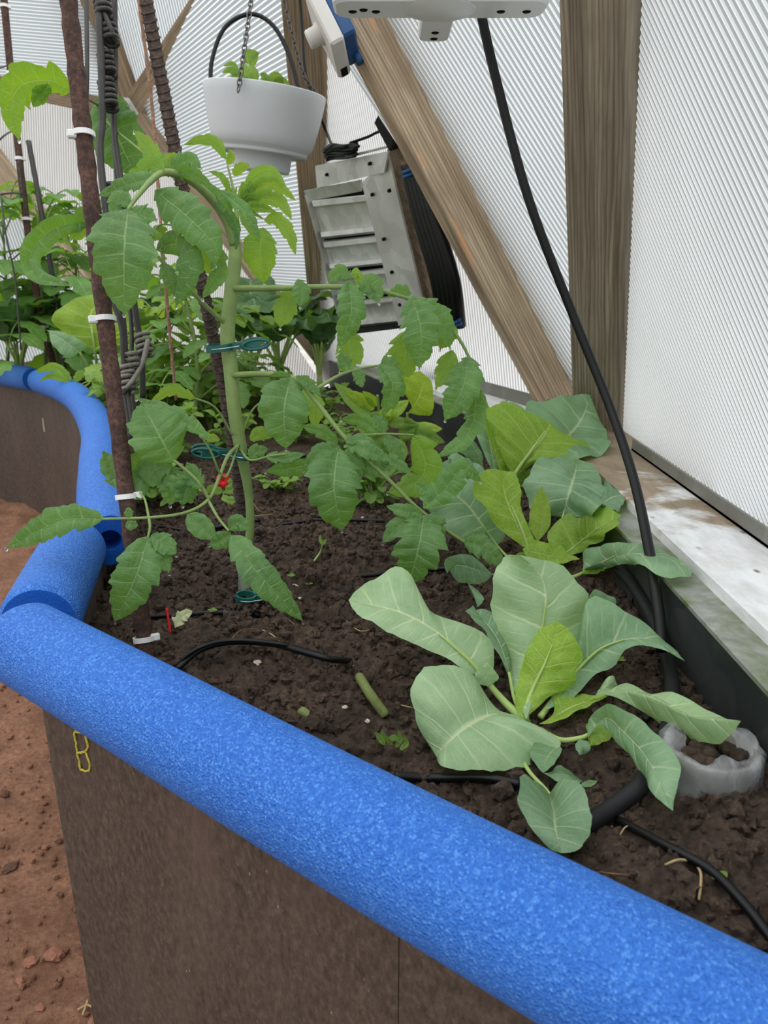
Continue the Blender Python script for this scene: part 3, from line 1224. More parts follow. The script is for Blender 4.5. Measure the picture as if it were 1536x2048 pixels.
for pts in (((200, 5, .662), (222, 60, .665), (235, 85, .672)), ((205, 415, .67), (225, 422, .672), (240, 410, .68))):
    V, F = tube(px_path(pts, 16), .0024, 8)
    add('tie_wire', V, F, m_wire, tr)

# far stakes at the left
for pts, r, lb, mm in ((((5, -30, 1.75), (40, 330, 1.8), (75, 600, 1.85), (108, 735, 1.9)), .0085, 'tall thin rusty stake among the far tomato plants', m_rust),
                       (((57, 282, 1.8), (82, 420, 1.82), (112, 600, 1.86), (128, 735, 1.9)), .0065, 'short dark stake among the far tomato plants', m_wire)):
    P = px_path(pts, 40)
    P = np.vstack([P, P[-1] + np.array([0, 0, -.06])])
    V, F = tube(P, r, 10)
    o = add('garden_stake', V, F, mm, loc=P[-1])
    tag(o, lb, 'garden stake')
    if mm is m_rust:
        for y, tl in ((14, 'topmost white cable tie on the far rusty stake'), (148, 'second white cable tie down the far rusty stake'), (317, 'white cable tie at mid height on the far rusty stake'), (438, 'white cable tie just above the far tomato tops'), (655, 'lowest white cable tie on the far rusty stake')):
            c, ax = at_y(spline(P, 300), y)
            zip_tie(c, ax, .0092, tl, .007)
fw = empty('thin_trellis_wire', W(15, 400, 1.6))
tag(fw, 'thin dark wires strung by the far rusty stake', 'wire')
for pts in (((-20, 300, 1.6), (10, 270, 1.6), (40, 255, 1.7)), ((-10, 390, 1.6), (25, 386, 1.65), (48, 388, 1.75)), ((2, 390, 1.6), (12, 470, 1.6), (30, 560, 1.62), (42, 700, 1.65)), ((38, 320, 1.7), (44, 370, 1.72), (50, 420, 1.74)), ((-10, 138, 1.6), (12, 132, 1.66))):
    V, F = tube(px_path(pts, 24), .0021, 6)
    add('wire', V, F, m_wire, fw)


# ------------------------------------------------------------------ plant clips
def plant_clip(cx, cy, t, ang, label, size=1.0, long=True):
    """spring clip: two ring jaws gripping stem and stake, and two finger levers"""
    c = W(cx, cy, t)
    root = empty('plant_clip', c)
    tag(root, label, 'plant clip', 'green plant clips on the tomato stem')
    v = to_cam(c)
    sx = unit(np.cross(v, [0, 0, 1.0])) * -1
    a = math.radians(ang)
    ex = sx * math.cos(a) + np.array([0, 0, 1.0]) * math.sin(a)
    ey = unit(np.array([sx[1], -sx[0], 0]))
    if np.dot(ey, v) < 0:
        ey = -ey
    ez = np.cross(ex, ey)
    s = size
    for sg in (1, -1):
        # jaw: an arc half way round the stem and the stake, then a lever
        th = np.linspace(math.pi, 0, 14)
        arc = [(-.006 + .0105 * math.cos(q), sg * (.002 + .0095 * math.sin(q))) for q in th]
        pts = arc + [(.008, sg * .003), (.013, sg * .004), (.020, sg * .006), (.032, sg * .009)]
        P = spline([c + ex * x * s + ey * y * s for x, y in pts], 40)
        T, A, B = frames(P)
        V = []
        for i in range(len(P)):
            nn = unit(np.cross(T[i], ez))
            for (h, w) in ((-.5, -.5), (.5, -.5), (.5, .5), (-.5, .5)):
                V.append(P[i] + ez * h * .0062 * s + nn * w * .0024 * s)
        F = [(i * 4 + q, i * 4 + (q + 1) % 4, i * 4 + 4 + (q + 1) % 4, i * 4 + 4 + q) for i in range(len(P) - 1) for q in range(4)]
        F += [(0, 3, 2, 1), tuple((len(P) - 1) * 4 + q for q in range(4))]
        j = add('jaw', V, F, m_clip, root, smooth=False)
        if long:
            # finger loop at the end of the lever
            e = c + ex * .028 * s + ey * sg * .009 * s
            th = np.linspace(0, 2 * math.pi, 26)
            L = [e + ex * (.012 * math.cos(q)) * s + ez * (.0042 * math.sin(q)) * s for q in th]
            V, F = tube(np.array(L), .0014 * s, 6, False)
            add('finger_loop', V, F, m_clip, root)
    P = spline([c + ex * x * s + ey * y * s for x, y in ((-.012, .0125), (-.004, .0142), (.006, .0105), (.014, .0075))], 16)
    V, F = tube(P, .0006, 5)
    add('spring_wire', V, F, m_clipw, root)
    return root


plant_clip(450, 694, .684, 5, 'uppermost dark green clip holding the tomato stem to the ribbed bar')
plant_clip(474, 908, .688, 172, 'middle dark green clip on the tomato stem below the fork')
plant_clip(502, 1194, .688, -6, 'lowest dark green clip at the foot of the tomato stem', .8)

# ------------------------------------------------------------------ hanging pot
PC = W(530, 190, 1.22)
paxis = unit(np.array([.11, -.05, 1.0]))
pot = empty('hanging_pot', PC - paxis * .115)
tag(pot, 'white plastic hanging pot with a black hoop handle', 'hanging planter')
prof = [(.072, -.088), (.0725, -.085), (.078, -.080), (.0835, -.074), (.0865, -.064), (.090, -.05), (.0945, -.03), (.0985, -.008), (.1000, .004), (.0995, .006), (.0975, .006), (.096, .002), (.088, -.05), (.08, -.078), (.002, -.079)]
V, F = lathe(prof, PC, paxis, 56)
add('bowl', V, F, m_potwhite, pot)
V, F = lathe([(.0001, -.0875), (.072, -.0875), (.0745, -.090), (.0745, -.0865), (.076, -.083)], PC, paxis, 56)
add('base_ring', V, F, m_potwhite, pot)
V, F = lathe([(.0001, -.116), (.046, -.116), (.0475, -.112), (.050, -.089), (.050, -.085)], PC, paxis, 48)
add('water_reservoir', V, F, m_potwhite, pot)
V, F = lathe([(.0001, -.012), (.06, -.01), (.096, -.014)], PC, paxis, 40)
add('potting_soil', V, F, m_soil, pot)
hp = px_path([(421, 182, 1.22), (424, 120, 1.22), (450, 55, 1.22), (500, 28, 1.22), (545, 50, 1.22), (578, 110, 1.22), (600, 190, 1.22)], 50)
V, F = tube(hp, .0036, 8)
add('hoop_handle', V, F, m_black, pot)


def chain(pts, name, label, parent=None, L=.0105, r=.0011):
    P = px_path(pts, 400)
    d = np.r_[0, np.cumsum(np.linalg.norm(np.diff(P, axis=0), axis=1))]
    root = empty(name, P[-1])
    tag(root, label, 'chain')
    k = 0
    s = L * .5
    while s < d[-1] - L * .3:
        c = np.array([np.interp(s, d, P[:, q]) for q in range(3)])
        c2 = np.array([np.interp(min(d[-1], s + .002), d, P[:, q]) for q in range(3)])
        ax = unit(c2 - c)
        v = to_cam(c)
        y = unit(np.cross(ax, v))
        if k % 2:
            y = unit(np.cross(ax, y) * .8 + y * .5)
        th = np.linspace(0, 2 * math.pi, 15)
        Q = np.array([c + ax * math.cos(q) * L * .62 + y * math.sin(q) * L * .30 for q in th])
        V, F = tube(Q, r, 5, False)
        add('link', V, F, m_chain, root)
        s += L * .86
        k += 1
    return root


chain([(505, -20, 1.13), (497, 40, 1.125), (487, 110, 1.12), (476, 186, 1.118)], 'hanging_chain', 'grey link chain holding the near side of the white hanging pot')
chain([(563, -20, 1.22), (585, 70, 1.23), (608, 150, 1.24), (632, 186, 1.24)], 'hanging_chain', 'dark link chain in front of the narrow strut behind the pot', None, .0095)
for pts, lb in ((((598, -20, 1.26), (604, 60, 1.265), (612, 150, 1.27), (640, 230, 1.28), (652, 262, 1.3), (668, 300, 1.48)), 'thin black cord running down behind the white pot'),):
    V, F = tube(px_path(pts, 40), .0026, 6)
    o = add('black_cord', V, F, m_black)
    tag(o, lb, 'cord')

# ------------------------------------------------------------------ white cross bracket overhead
bc = W(880, 20, .60)
br = empty('cross_bracket', bc)
tag(br, 'white plastic cross shaped bracket overhead with paired screw holes', 'bracket')
EX, EY, EZ = np.array([1., 0, 0]), np.array([0, 1., 0]), np.array([0, 0, 1.])


def rounded_arm(c, d, length, wid, z0, z1):
    """capsule arm from c along d (plan), extruded z0..z1 with a rounded lower edge"""
    d = unit(d)
    s = np.cross(EZ, d)
    out = []
    r = wid / 2
    cor = r * .55
    pts = []
    for (cx_, sy_, a0) in ((length - cor, r - cor, 0), (length - cor, -(r - cor), -90)):
        pass
    pl = []
    for q in np.linspace(90, 0, 7):
        pl.append((length - cor + cor * math.cos(math.radians(q)), r - cor + cor * math.sin(math.radians(q))))
    for q in np.linspace(0, -90, 7):
        pl.append((length - cor + cor * math.cos(math.radians(q)), -(r - cor) + cor * math.sin(math.radians(q))))
    pl = [(0, r)] + pl + [(0, -r)]
    levels = [(z1, 1.0), (z0 + .005, 1.0), (z0 + .0018, .965), (z0, .88)]
    V, F = [], []
    n = len(pl)
    for z, k in levels:
        for (a, b) in pl:
            aa = a if a == 0 else (a - length) * 1 + length - (1 - k) * r
            V.append(c + d * (aa if a else 0) + s * b * k + EZ * z)
    for i in range(len(levels) - 1):
        for j in range(n - 1):
            F.append((i * n + j, i * n + j + 1, (i + 1) * n + j + 1, (i + 1) * n + j))
    F.append(tuple((len(levels) - 1) * n + j for j in range(n)))
    return V, F


for d, L, w in ((EX, .087, .046), (-EX, .087, .046), (EY, .088, .029), (-EY, .085, .046)):
    V, F = rounded_arm(bc, d, L, w, 0, .020)
    add('arm', V, F, m_white, br, smooth=False)
V, F = lathe([(.0001, -.0008), (.028, -.0008), (.031, .002), (.031, .019), (.0001, .019)], bc, EZ, 32)
add('centre_boss', V, F, m_white, br)
for q in (bc + EX * .050, bc + EX * .071, bc - EX * .052, bc - EX * .071, bc + EY * .056, bc + EY * .074, bc - EX * .062 - EY * .004):
    V, F = lathe([(.0001, -.0006), (.0030 if q is not None else 0, -.0006), (.0038, .0002)], q + EY * .004, EZ, 12)
    add('screw_hole', V, F, m_hole, br)

# ------------------------------------------------------------------ switch box on the strut
sc = W(655, 62, 1.02)
sb = empty('switch_box', sc)
tag(sb, 'pale square timer box with a round knob and blue backing on the strut', 'switch box')
sx_ = unit(W(688, 128, 1.02) - W(628, 8, 1.02))
vv_ = to_cam(sc)
sn = unit(np.cross(sx_, vv_))
sn = sn if sn[0] < 0 else -sn
sn = unit(sn * .97 + vv_ * .16)
sn = unit(sn - sx_ * np.dot(sn, sx_))
sy_ = np.cross(sn, sx_)
V, F = obox(sc, sx_, sy_, sn, .088, .085, .020, .003)
add('front_cover', V, F, m_grey_box, sb, smooth=False)
V, F = obox(sc - sn * .019, sx_, sy_, sn, .078, .072, .020, .003)
add('blue_back_box', V, F, m_blue_box, sb, smooth=False)
V, F = obox(sc - sn * .024 + sx_ * .040 - sy_ * .02, sx_, sy_, sn, .02, .014, .010, .002)
add('blue_lug', V, F, m_blue_box, sb, smooth=False)
V, F = lathe([(.0001, .019), (.011, .019), (.0125, .017), (.0125, .004), (.015, .002), (.015, 0)], sc + sn * .010 - sx_ * .004 - sy_ * .004, sn, 20)
add('knob', V, F, m_grey_box, sb)
V, F = obox(sc + sx_ * .0442 - sy_ * .030, sy_, sn, sx_, .020, .010, .001, .0002)
add('slot', V, F, m_hole, sb, smooth=False)

# ------------------------------------------------------------------ metal vent
vt = empty('louvred_vent', pl3.at(740, 655, .07))
tag(vt, 'galvanised metal louvre vent leaning in the panel below the pot', 'vent')
vp = lambda x, y, off=.07: pl3.at(x, y, off)


def quad_slab(c4, name, mat, th=.003, parent=vt, lift=None):
    C = [np.array(c) for c in c4]
    n = pl3.n
    V = C + [c - n * th for c in C]
    F = [(0, 1, 2, 3), (7, 6, 5, 4), (0, 4, 5, 1), (1, 5, 6, 2), (2, 6, 7, 3), (3, 7, 4, 0)]
    return add(name, V, F, mat, parent, smooth=False)


# four slats, each a flat leaf between two rolled beads
eL = lambda y: 620 + (y - 389) * .268
eR = lambda y: 726 + (y - 369) * .256
for rows in ([(401, .050), (404, .062), (413, .064), (417, .052), (462, .050), (465, .062), (474, .066), (478, .050)],
             [(482, .046), (485, .060), (495, .062), (499, .050), (526, .048), (529, .060), (537, .064), (541, .048)],
             [(547, .046), (550, .060), (558, .062), (562, .050), (587, .048), (590, .060), (596, .064), (599, .048)],
             [(603, .046), (606, .060), (614, .062), (618, .050), (640, .048), (643, .060), (653, .064), (658, .048)]):
    V = []
    for y, of in rows:
        V.append(vp(eL(y), y, of))
        V.append(vp(eR(y - 12) + 4, y - 12, of))
    F = [(2 * k, 2 * k + 1, 2 * k + 3, 2 * k + 2) for k in range(len(rows) - 1)]
    add('slat', V, F, m_galv, vt, smooth=False)
# backing, near-black sheet painted as the shade in the cavity behind slats
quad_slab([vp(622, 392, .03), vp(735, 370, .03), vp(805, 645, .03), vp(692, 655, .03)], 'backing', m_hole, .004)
# top flanges
quad_slab([vp(607, 382, .078), vp(721, 360, .078), vp(721, 383, .070), vp(619, 402, .070)], 'top_lip', m_galv, .004)
quad_slab([vp(630, 332, .074), vp(776, 303, .074), vp(768, 345, .08), vp(634, 376, .08)], 'head_plate', m_galv, .004)
quad_slab([vp(723, 366, .086), vp(776, 312, .070), vp(852, 632, .070), vp(797, 652, .090)], 'side_flange', m_galv, .004)
quad_slab([vp(609, 390, .07), vp(622, 396, .056), vp(694, 662, .056), vp(684, 664, .07)], 'side_lip', m_galv, .004)
quad_slab([vp(690, 660, .06), vp(800, 648, .06), vp(806, 656, .055), vp(694, 670, .055)], 'bottom_lip', m_galv_dark, .01)
for x, y in ((743, 390), (777, 382), (766, 479), (782, 545), (652, 350), (738, 328), (798, 610)):
    V, F = lathe([(.0001, .0012), (.0028, .001), (.0032, -.004)], vp(x, y, .087 if x > 730 and y > 360 else .081), pl3.n, 8)
    add('rivet', V, F, m_hole, vt)

# cable coil resting on the vent head
cb = empty('cable_coil', vp(682, 312, .09))
tag(cb, 'bundle of thin black cable tied up on top of the metal vent', 'cable')
rs = np.random.RandomState(4)
for k in range(9):
    y0 = 290 + k * 3.2
    pts = [(650 + rs.uniform(-4, 4), y0 + 5), (665, y0 - 1 + rs.uniform(-3, 3)), (690, y0 + rs.uniform(-3, 2)), (714 + rs.uniform(-4, 4), y0 - 4)]
    P = spline([vp(x, y, .085 + rs.uniform(-.008, .008)) for x, y in pts], 18)
    V, F = tube(P, .0028, 6)
    add('cable_strand', V, F, m_black, cb)
P = spline([vp(x, y, o_) for x, y, o_ in ((700, 286, .085), (735, 274, .07), (760, 263, .06), (782, 268, .05), (800, 285, .04))], 30)
V, F = tube(P, .0024, 6)
add('cable_strand', V, F, m_black, cb)
o = quad_slab([vp(690, 312, .09), vp(800, 286, .05), vp(800, 290, .05), vp(690, 318, .09)], 'vent_rail', m_galv, .006, None)
tag(o, 'thin metal rail along the top of the vent', 'rail')

# dark board and black hoses hanging right of the vent
V_ = [vp(*q) for q in ((774, 300, .05), (826, 285, .05), (912, 640, .05), (848, 652, .05))]
o = quad_slab(V_, 'vent_side_board', m_woodC, .02, None)
tag(o, 'dark wooden board behind the right flange of the metal vent', 'board')
hb = empty('hose_bundle', vp(905, 660, .08))
tag(hb, 'bundle of black hoses hanging between the vent and the slanting strut', 'hose')
for k, (x0, x1) in enumerate(((812, 884), (820, 893), (828, 902), (836, 911), (844, 920))):
    P = spline([vp(x0, 330 + 4 * k, .075), vp(x0 + (x1 - x0) * .32, 430, .085), vp(x1 - 12, 560, .09), vp(x1, 652, .085)], 30)
    V, F = tube(P, .0105, 10)
    add('hose', V, F, m_black, hb)
for (x, y) in ((822, 345), (908, 648)):
    V, F = coil(vp(x, y, .10), unit(vp(x + 5, y + 20, .1) - vp(x, y, .1)), .012, .003, 2, .006)
    add('blue_tie', V, F, m_blue_box, hb)

ad = empty('power_adapter', vp(784, 282, .05))
tag(ad, 'small black power adapter tucked against the slanting strut', 'adapter')
x_, y_ = unit(vp(796, 282, .05) - vp(775, 242, .05)), None
y_ = np.cross(pl3.n, x_)
V, F = obox(vp(778, 262, .055), x_, y_, pl3.n, .055, .026, .022, .003)
add('case', V, F, m_blackm, ad, smooth=False)
V, F = obox(vp(778, 262, .067), x_, y_, pl3.n, .03, .014, .002, .0005)
add('cover_plate', V, F, m_blackm, ad, smooth=False)

# ------------------------------------------------------------------ hoses and drip lines
def soil_pt(px, py, lift):
    p = PZ(px, py, SOIL)
    for _ in range(3):
        z = float(soil_h(np.array([p[0]]), np.array([p[1]]))[0])
        p = PZ(px, py, z + lift)
    return p


P = px_path([(952, -20, .64), (990, 150, .66), (1058, 400, .68), (1150, 640, .70), (1222, 820, .69), (1268, 960, .65), (1300, 1110, .60), (1316, 1215, .562), (1321, 1262, .546), (1324, 1300, .535)], 90)
V, F = tube(P, .0043, 12)
o = add('irrigation_tube', V, F, m_black, loc=P[-1])
tag(o, 'slim black irrigation tube hanging from above down to the bed edge', 'tube')

P = spline([soil_pt(1215, 1115, .02), soil_pt(1262, 1165, .02), soil_pt(1310, 1250, .018), soil_pt(1342, 1350, .016), soil_pt(1338, 1450, .014), soil_pt(1290, 1560, .014), soil_pt(1225, 1615, .010), soil_pt(1150, 1660, .004), soil_pt(1080, 1690, -.006)], 60)
V, F = tube(P, .0052, 16)
o = add('supply_pipe', V, F, m_blackm, loc=P[-1])
tag(o, 'thick black water pipe lying along the right side of the soil', 'pipe')

for pts, r, lift, lb in ((((352, 1340), (400, 1300), (460, 1284), (540, 1287), (600, 1302), (660, 1318), (700, 1322)), .0026, .006, 'black drip line arching over the soil behind the foreground noodle'),
                         (((348, 1334), (398, 1296), (462, 1281), (560, 1288), (640, 1308)), .0016, .008, 'thin black drip tube lying on the arching drip line'),
                         (((722, 1152), (780, 1146), (850, 1140), (905, 1138), (960, 1150)), .0026, .004, 'short black drip line between the tomato and the cabbages'),
                         (((790, 1552), (860, 1556), (960, 1555), (1040, 1568)), .0030, .003, 'black drip line beneath the nearest cabbage'),
                         (((1236, 1640), (1330, 1690), (1420, 1740), (1490, 1810), (1560, 1900)), .0024, .005, 'black drip line crossing the soil at the lower right'),
                         (((300, 1235), (360, 1230), (440, 1225), (520, 1230)), .0022, .003, 'black drip line half buried beside the thick rusty stake'),
                         (((470, 1060), (560, 1050), (640, 1040), (760, 1042), (830, 1050)), .0024, .003, 'black drip line behind the tomato stem'),
                         (((300, 1050), (380, 1062), (450, 1052), (520, 1040)), .0024, .003, 'black drip line left of the ribbed bar'),
                         (((380, 905), (480, 908), (600, 912), (720, 905)), .003, .004, 'black drip line far back under the tomato leaves'),
                         (((1290, 1440), (1350, 1400), (1380, 1420)), .0022, .01, 'short black tube beside the wrapped pot')):
    P = spline([soil_pt(x, y, lift + (.012 if (i not in (0, len(pts) - 1) and 'arching' in lb) else 0)) for i, (x, y) in enumerate(pts)], 50)
    V, F = tube(P, r, 8)
    o = add('drip_line', V, F, m_black, loc=P[0])
    tag(o, lb, 'tube', 'drip lines on the soil')

# ------------------------------------------------------------------ plastic wrapped pot in the corner
wp = soil_pt(1425, 1545, 0)
wrap = empty('wrapped_pot', wp)
tag(wrap, 'round pot wrapped in clear plastic film beside the metal edging', 'pot')


def film_mat():
    M = Mat('clear_plastic_film', .18, .5)
    M.color(srgb(186, 188, 190))
    v = M.coords('Object', (1, 1, .4))
    f = M.noise(v, 70, 4, .6, .8)
    M.bump(f, .8, .004)
    tp = M.n('ShaderNodeBsdfTransparent')
    mx = M.n('ShaderNodeMixShader')
    M.l(M.ramp(f, [(.35, (.18, .18, .18)), (.68, (.55, .55, .55))]), mx.inputs[0])
    M.l(tp.outputs[0], mx.inputs[1])
    M.l(M.b.outputs[0], mx.inputs[2])
    M.l(mx.outputs[0], M.out.inputs['Surface'])
    return M.m


m_film = film_mat()
wc = np.array([wp[0] - .001, wp[1] + .004, wp[2] - .024])
R_ = .0265
V, F = lathe([(R_ * .95, 0), (R_, .036), (R_ * .96, .040), (R_ * .86, .040), (R_ * .84, .03), (.0001, .03)], wc, EZ, 36)
add('pot_wall', V, F, simple('pale_pot', srgb(138, 136, 130), .6, .3, 0, .25, 60), wrap)
rs = np.random.RandomState(12)
V = []
seg = 60
hs = [-.004, .008, .02, .032, .0405, .043, .041, .0385]
rsq = [1.10, 1.07, 1.08, 1.07, 1.06, .98, .80, .55]
for h, q in zip(hs, rsq):
    for j in range(seg):
        a = 2 * math.pi * j / seg
        rad = R_ * q * (1 + .03 * math.sin(a * 9 + h * 90) + .02 * math.sin(a * 17) + .012 * rs.randn())
        V.append(wc + np.array([math.cos(a) * rad, math.sin(a) * rad, h + .0016 * math.sin(a * 7) + (.004 * math.sin(a * 3) if q < .9 else 0)]))
F = [(i * seg + j, i * seg + (j + 1) % seg, (i + 1) * seg + (j + 1) % seg, (i + 1) * seg + j) for i in range(len(hs) - 1) for j in range(seg)]
add('plastic_film', V, F, m_film, wrap)
V, F = [], []
mb = MB()
for k in range(26):
    a, q = rs.uniform(0, 6.28), R_ * .7 * rs.rand() ** .5
    v = ICO1[0] * rs.uniform(.002, .006) * (1 + .4 * (rs.rand(42, 1) - .5)) + wc + np.array([math.cos(a) * q, math.sin(a) * q, .036])
    mb.put(v, [tuple(f) for f in ICO1[1]])
so = mb.build('spilled_soil', m_soil, wrap)
so['kind'] = 'stuff'

# ------------------------------------------------------------------ leaves
m_tom = leaf_mat('tomato_leaf', srgb(70, 112, 52), srgb(98, 142, 74), srgb(150, 182, 118), srgb(142, 186, 42), 6, .42, .34, .045, .5, .25)
m_tomy = leaf_mat('young_tomato_leaf', srgb(104, 146, 58), srgb(132, 172, 74), srgb(170, 196, 110), srgb(176, 208, 52), 7, .5, .45, .04, .3, .3)
m_cab = leaf_mat('cabbage_leaf', srgb(142, 178, 128), srgb(170, 200, 152), srgb(220, 232, 180), srgb(170, 206, 88), 6, .45, .30, .045, .45, .14)
m_cabb = leaf_mat('blue_green_cabbage_leaf', srgb(106, 144, 106), srgb(136, 172, 132), srgb(204, 220, 172), srgb(148, 188, 76), 6, .45, .30, .045, .45, .12)
m_caby = leaf_mat('young_cabbage_leaf', srgb(128, 166, 50), srgb(160, 194, 72), srgb(222, 232, 148), srgb(172, 206, 44), 7, .48, .42, .04, .35, .3)
m_herb = leaf_mat('herb_leaf', srgb(96, 134, 62), srgb(134, 168, 84), srgb(176, 200, 128), srgb(170, 204, 60), 6, .5, .40, .05, .3, .1)
m_kale = leaf_mat('kale_leaf', srgb(70, 104, 66), srgb(100, 136, 90), srgb(150, 178, 126), srgb(130, 170, 60), 6, .5, .34, .05, .3, .1)
m_stem = simple('tomato_stem', srgb(124, 146, 84), .5, .35, 0, .14, 60, .3, 500)
m_stem_d = simple('lower_stem', srgb(132, 136, 100), .6, .3, 0, .18, 80, .4, 400)
m_cstem = simple('cabbage_stalk', srgb(158, 182, 106), .5, .35, 0, .1, 50)
m_drop = None


def drop_mat():
    M = Mat('water', .02, .5)
    M.color((1, 1, 1, 1))
    M.b.inputs['Transmission Weight'].default_value = 1.0
    M.b.inputs['IOR'].default_value = 1.33
    return M.m


m_drop = drop_mat()
LR = np.random.RandomState(99)


def Wc(px, py, t, clear=.008):
    """a point on the plant, never inside the soil or the sill"""
    for _ in range(80):
        p = W(px, py, t)
        if p[0] > .205:
            lim = .378 if p[0] < .26 else .388
        else:
            lim = float(soil_h(np.array([p[0]]), np.array([p[1]]))[0]) + clear
        if p[2] >= lim:
            break
        t *= .99
    return p


def leaf_grid(name, parent, M, EL, ER, mat, color, m=4, arch=.0, fold=.0, ripple=.0, rfreq=3.0, puff=.0, nv=6, tipdrop=0.0):
    n = len(M)
    T = np.gradient(M, axis=0)
    X = ER - EL
    Nn = np.cross(X, T)
    ln = np.linalg.norm(Nn, axis=1)[:, None]
    good = ln[:, 0] > 1e-10
    Nn = Nn / (ln + 1e-12)
    if good.any():
        avg = Nn[good].mean(0)
        Nn[~good] = unit(avg)
    if np.dot(Nn[n // 2], CAM - M[n // 2]) < 0:
        Nn = -Nn
    # smooth the normals along the leaf
    for _ in range(3):
        Nn[1:-1] = (Nn[:-2] + Nn[1:-1] * 2 + Nn[2:]) / 4
    Nn /= np.linalg.norm(Nn, axis=1)[:, None] + 1e-12
    t = np.linspace(0, 1, n)
    ph = LR.uniform(0, 6.28)
    V, UV = [], []
    S = np.linspace(-1, 1, 2 * m + 1)
    for s in S:
        a = abs(s)
        E = EL if s < 0 else ER
        w = np.linalg.norm(E - M, axis=1)
        P = M + (E - M) * a
        lift = arch * w * 4 * a * (1 - a) * .5 + fold * w * a
        lift = lift + ripple * w * a ** 2 * np.sin(2 * math.pi * rfreq * t + ph + (1.3 if s > 0 else 0))
        lift = lift + puff * w * np.abs(np.sin(math.pi * (nv * t + .5 + (.4 if s > 0 else 0)))) * 4 * a * (1 - a) * .5
        P = P + Nn * lift[:, None]
        V.append(P)
        UV.append(np.stack([np.full(n, (s + 1) / 2), t], 1))
    k = len(S)
    V = np.stack(V, 1).reshape(-1, 3)
    UV = np.stack(UV, 1).reshape(-1, 2)
    F = [(i * k + j, i * k + j + 1, (i + 1) * k + j + 1, (i + 1) * k + j) for i in range(n - 1) for j in range(k - 1)]
    return add(name, V, F, mat, parent, smooth=True, uv=UV, color=color)


def _dep(d, k):
    if np.isscalar(d):
        return np.full(k, d)
    d = np.asarray(d, float)
    return np.interp(np.linspace(0, 1, k), np.linspace(0, 1, len(d)), d)


def lmr(parent, L, M, R, d, dl=0.0, dr=0.0, mat=None, color=(1, 1, 1), name='leaf', n=34, m=6, arch=.10, fold=0.0, ripple=.08, rfreq=4, puff=.09, nv=6, sweep=.35, wav=.03):
    """leaf blade between its two edges and midrib: photo points with real distances"""
    dm = _dep(d, len(M))
    Mw = spline([Wc(x, y, q) for (x, y), q in zip(M, dm)], 80)
    L = [M[0]] + list(L) + [M[-1]]
    R = [M[0]] + list(R) + [M[-1]]
    dL = _dep(d, len(L)) + np.r_[0, _dep(dl, len(L) - 2), 0]
    dR = _dep(d, len(R)) + np.r_[0, _dep(dr, len(R) - 2), 0]
    Lw = spline([Wc(x, y, q) for (x, y), q in zip(L, dL)], 160)
    Rw = spline([Wc(x, y, q) for (x, y), q in zip(R, dR)], 160)
    t = np.linspace(0, 1, n)
    te = t + sweep * t * (1 - t)

    def at(P, u):
        x = u * (len(P) - 1)
        return np.stack([np.interp(x, np.arange(len(P)), P[:, q]) for q in range(3)], 1)
    Mn, Ln, Rn = at(Mw, t), at(Lw, te), at(Rw, te)
    for E in (Ln, Rn):
        dv = E - Mn
        jig = wav * (np.sin(t * 41 + LR.uniform(0, 6)) * .6 + LR.randn(n) * .45)
        E += dv * jig[:, None]
    return leaf_grid(name, parent, Mn, Ln, Rn, mat or m_cab, color, m, arch, fold, ripple, rfreq, puff, nv)


def blade(parent, Mw, width, side, mat, color=(1, 1, 1), name='leaflet', n=34, m=4, lobes=4, lobe_d=.36, teeth=11, tooth_d=.08, arch=.16, fold=.08, ripple=.07, puff=.16, fwd=.30, p=(.50, .92), asym=0.0):
    """leaf from a world midrib; side = lateral unit vectors per row"""
    Mw = spline(Mw, n)
    T = np.gradient(Mw, axis=0)
    T /= np.linalg.norm(T, axis=1)[:, None] + 1e-12
    t = np.linspace(0, 1, n)
    base = np.clip(t, 1e-4, 1) ** p[0] * np.clip(1 - t, 0, 1) ** p[1]
    base /= base.max()
    Es = []
    for sg in (-1, 1):
        ph = LR.uniform(0, 1)
        jl = LR.uniform(.6, 1.35, lobes + 3)
        lf = np.mod(t * lobes + ph, 1.0)
        tf = np.mod(t * teeth + ph, 1.0)
        ld = np.minimum(lobe_d * 1.3 * (1 - .6 * t), .6)
        w = base * (1 - ld * (1 - lf ** .7) * jl[np.minimum((t * lobes + ph).astype(int), len(jl) - 1)]) * (1 - tooth_d * (1 - tf)) * (1 + asym * sg)
        w *= width / 2
        Es.append(Mw + side * sg * w[:, None] + T * (fwd * w)[:, None])
    Es[0][-1] = Es[1][-1] = Mw[-1]
    return leaf_grid(name, parent, Mw, Es[0], Es[1], mat, color, m, arch, fold, ripple, 3.5, puff, lobes + 2)


TIPS = []


def tl(parent, pts, d, w, tilt=0, mat=None, color=(1, 1, 1), **kw):
    """leaflet: midrib through photo points at distances d, width w in photo pixels, rolled by tilt"""
    dm = _dep(d, len(pts))
    Mw = np.array([Wc(x, y, q) for (x, y), q in zip(pts, dm)])
    n = kw.pop('n', 34)
    Q = spline(Mw, n)
    T = np.gradient(Q, axis=0)
    T /= np.linalg.norm(T, axis=1)[:, None] + 1e-12
    side = []
    a = math.radians(tilt)
    for i in range(n):
        v = unit(CAM - Q[i])
        s = np.cross(T[i], v)
        if np.linalg.norm(s) < .05:
            s = side[-1] if side else np.array([1., 0, 0])
        s = unit(s)
        nr = unit(np.cross(s, T[i]))
        side.append(s * math.cos(a) + nr * math.sin(a))
    side = np.array(side)
    if w > 38:
        TIPS.append(Q[-1])
    return blade(parent, Mw, w * dm.mean() / FPX, side, mat or m_tom, color, n=n, **kw)


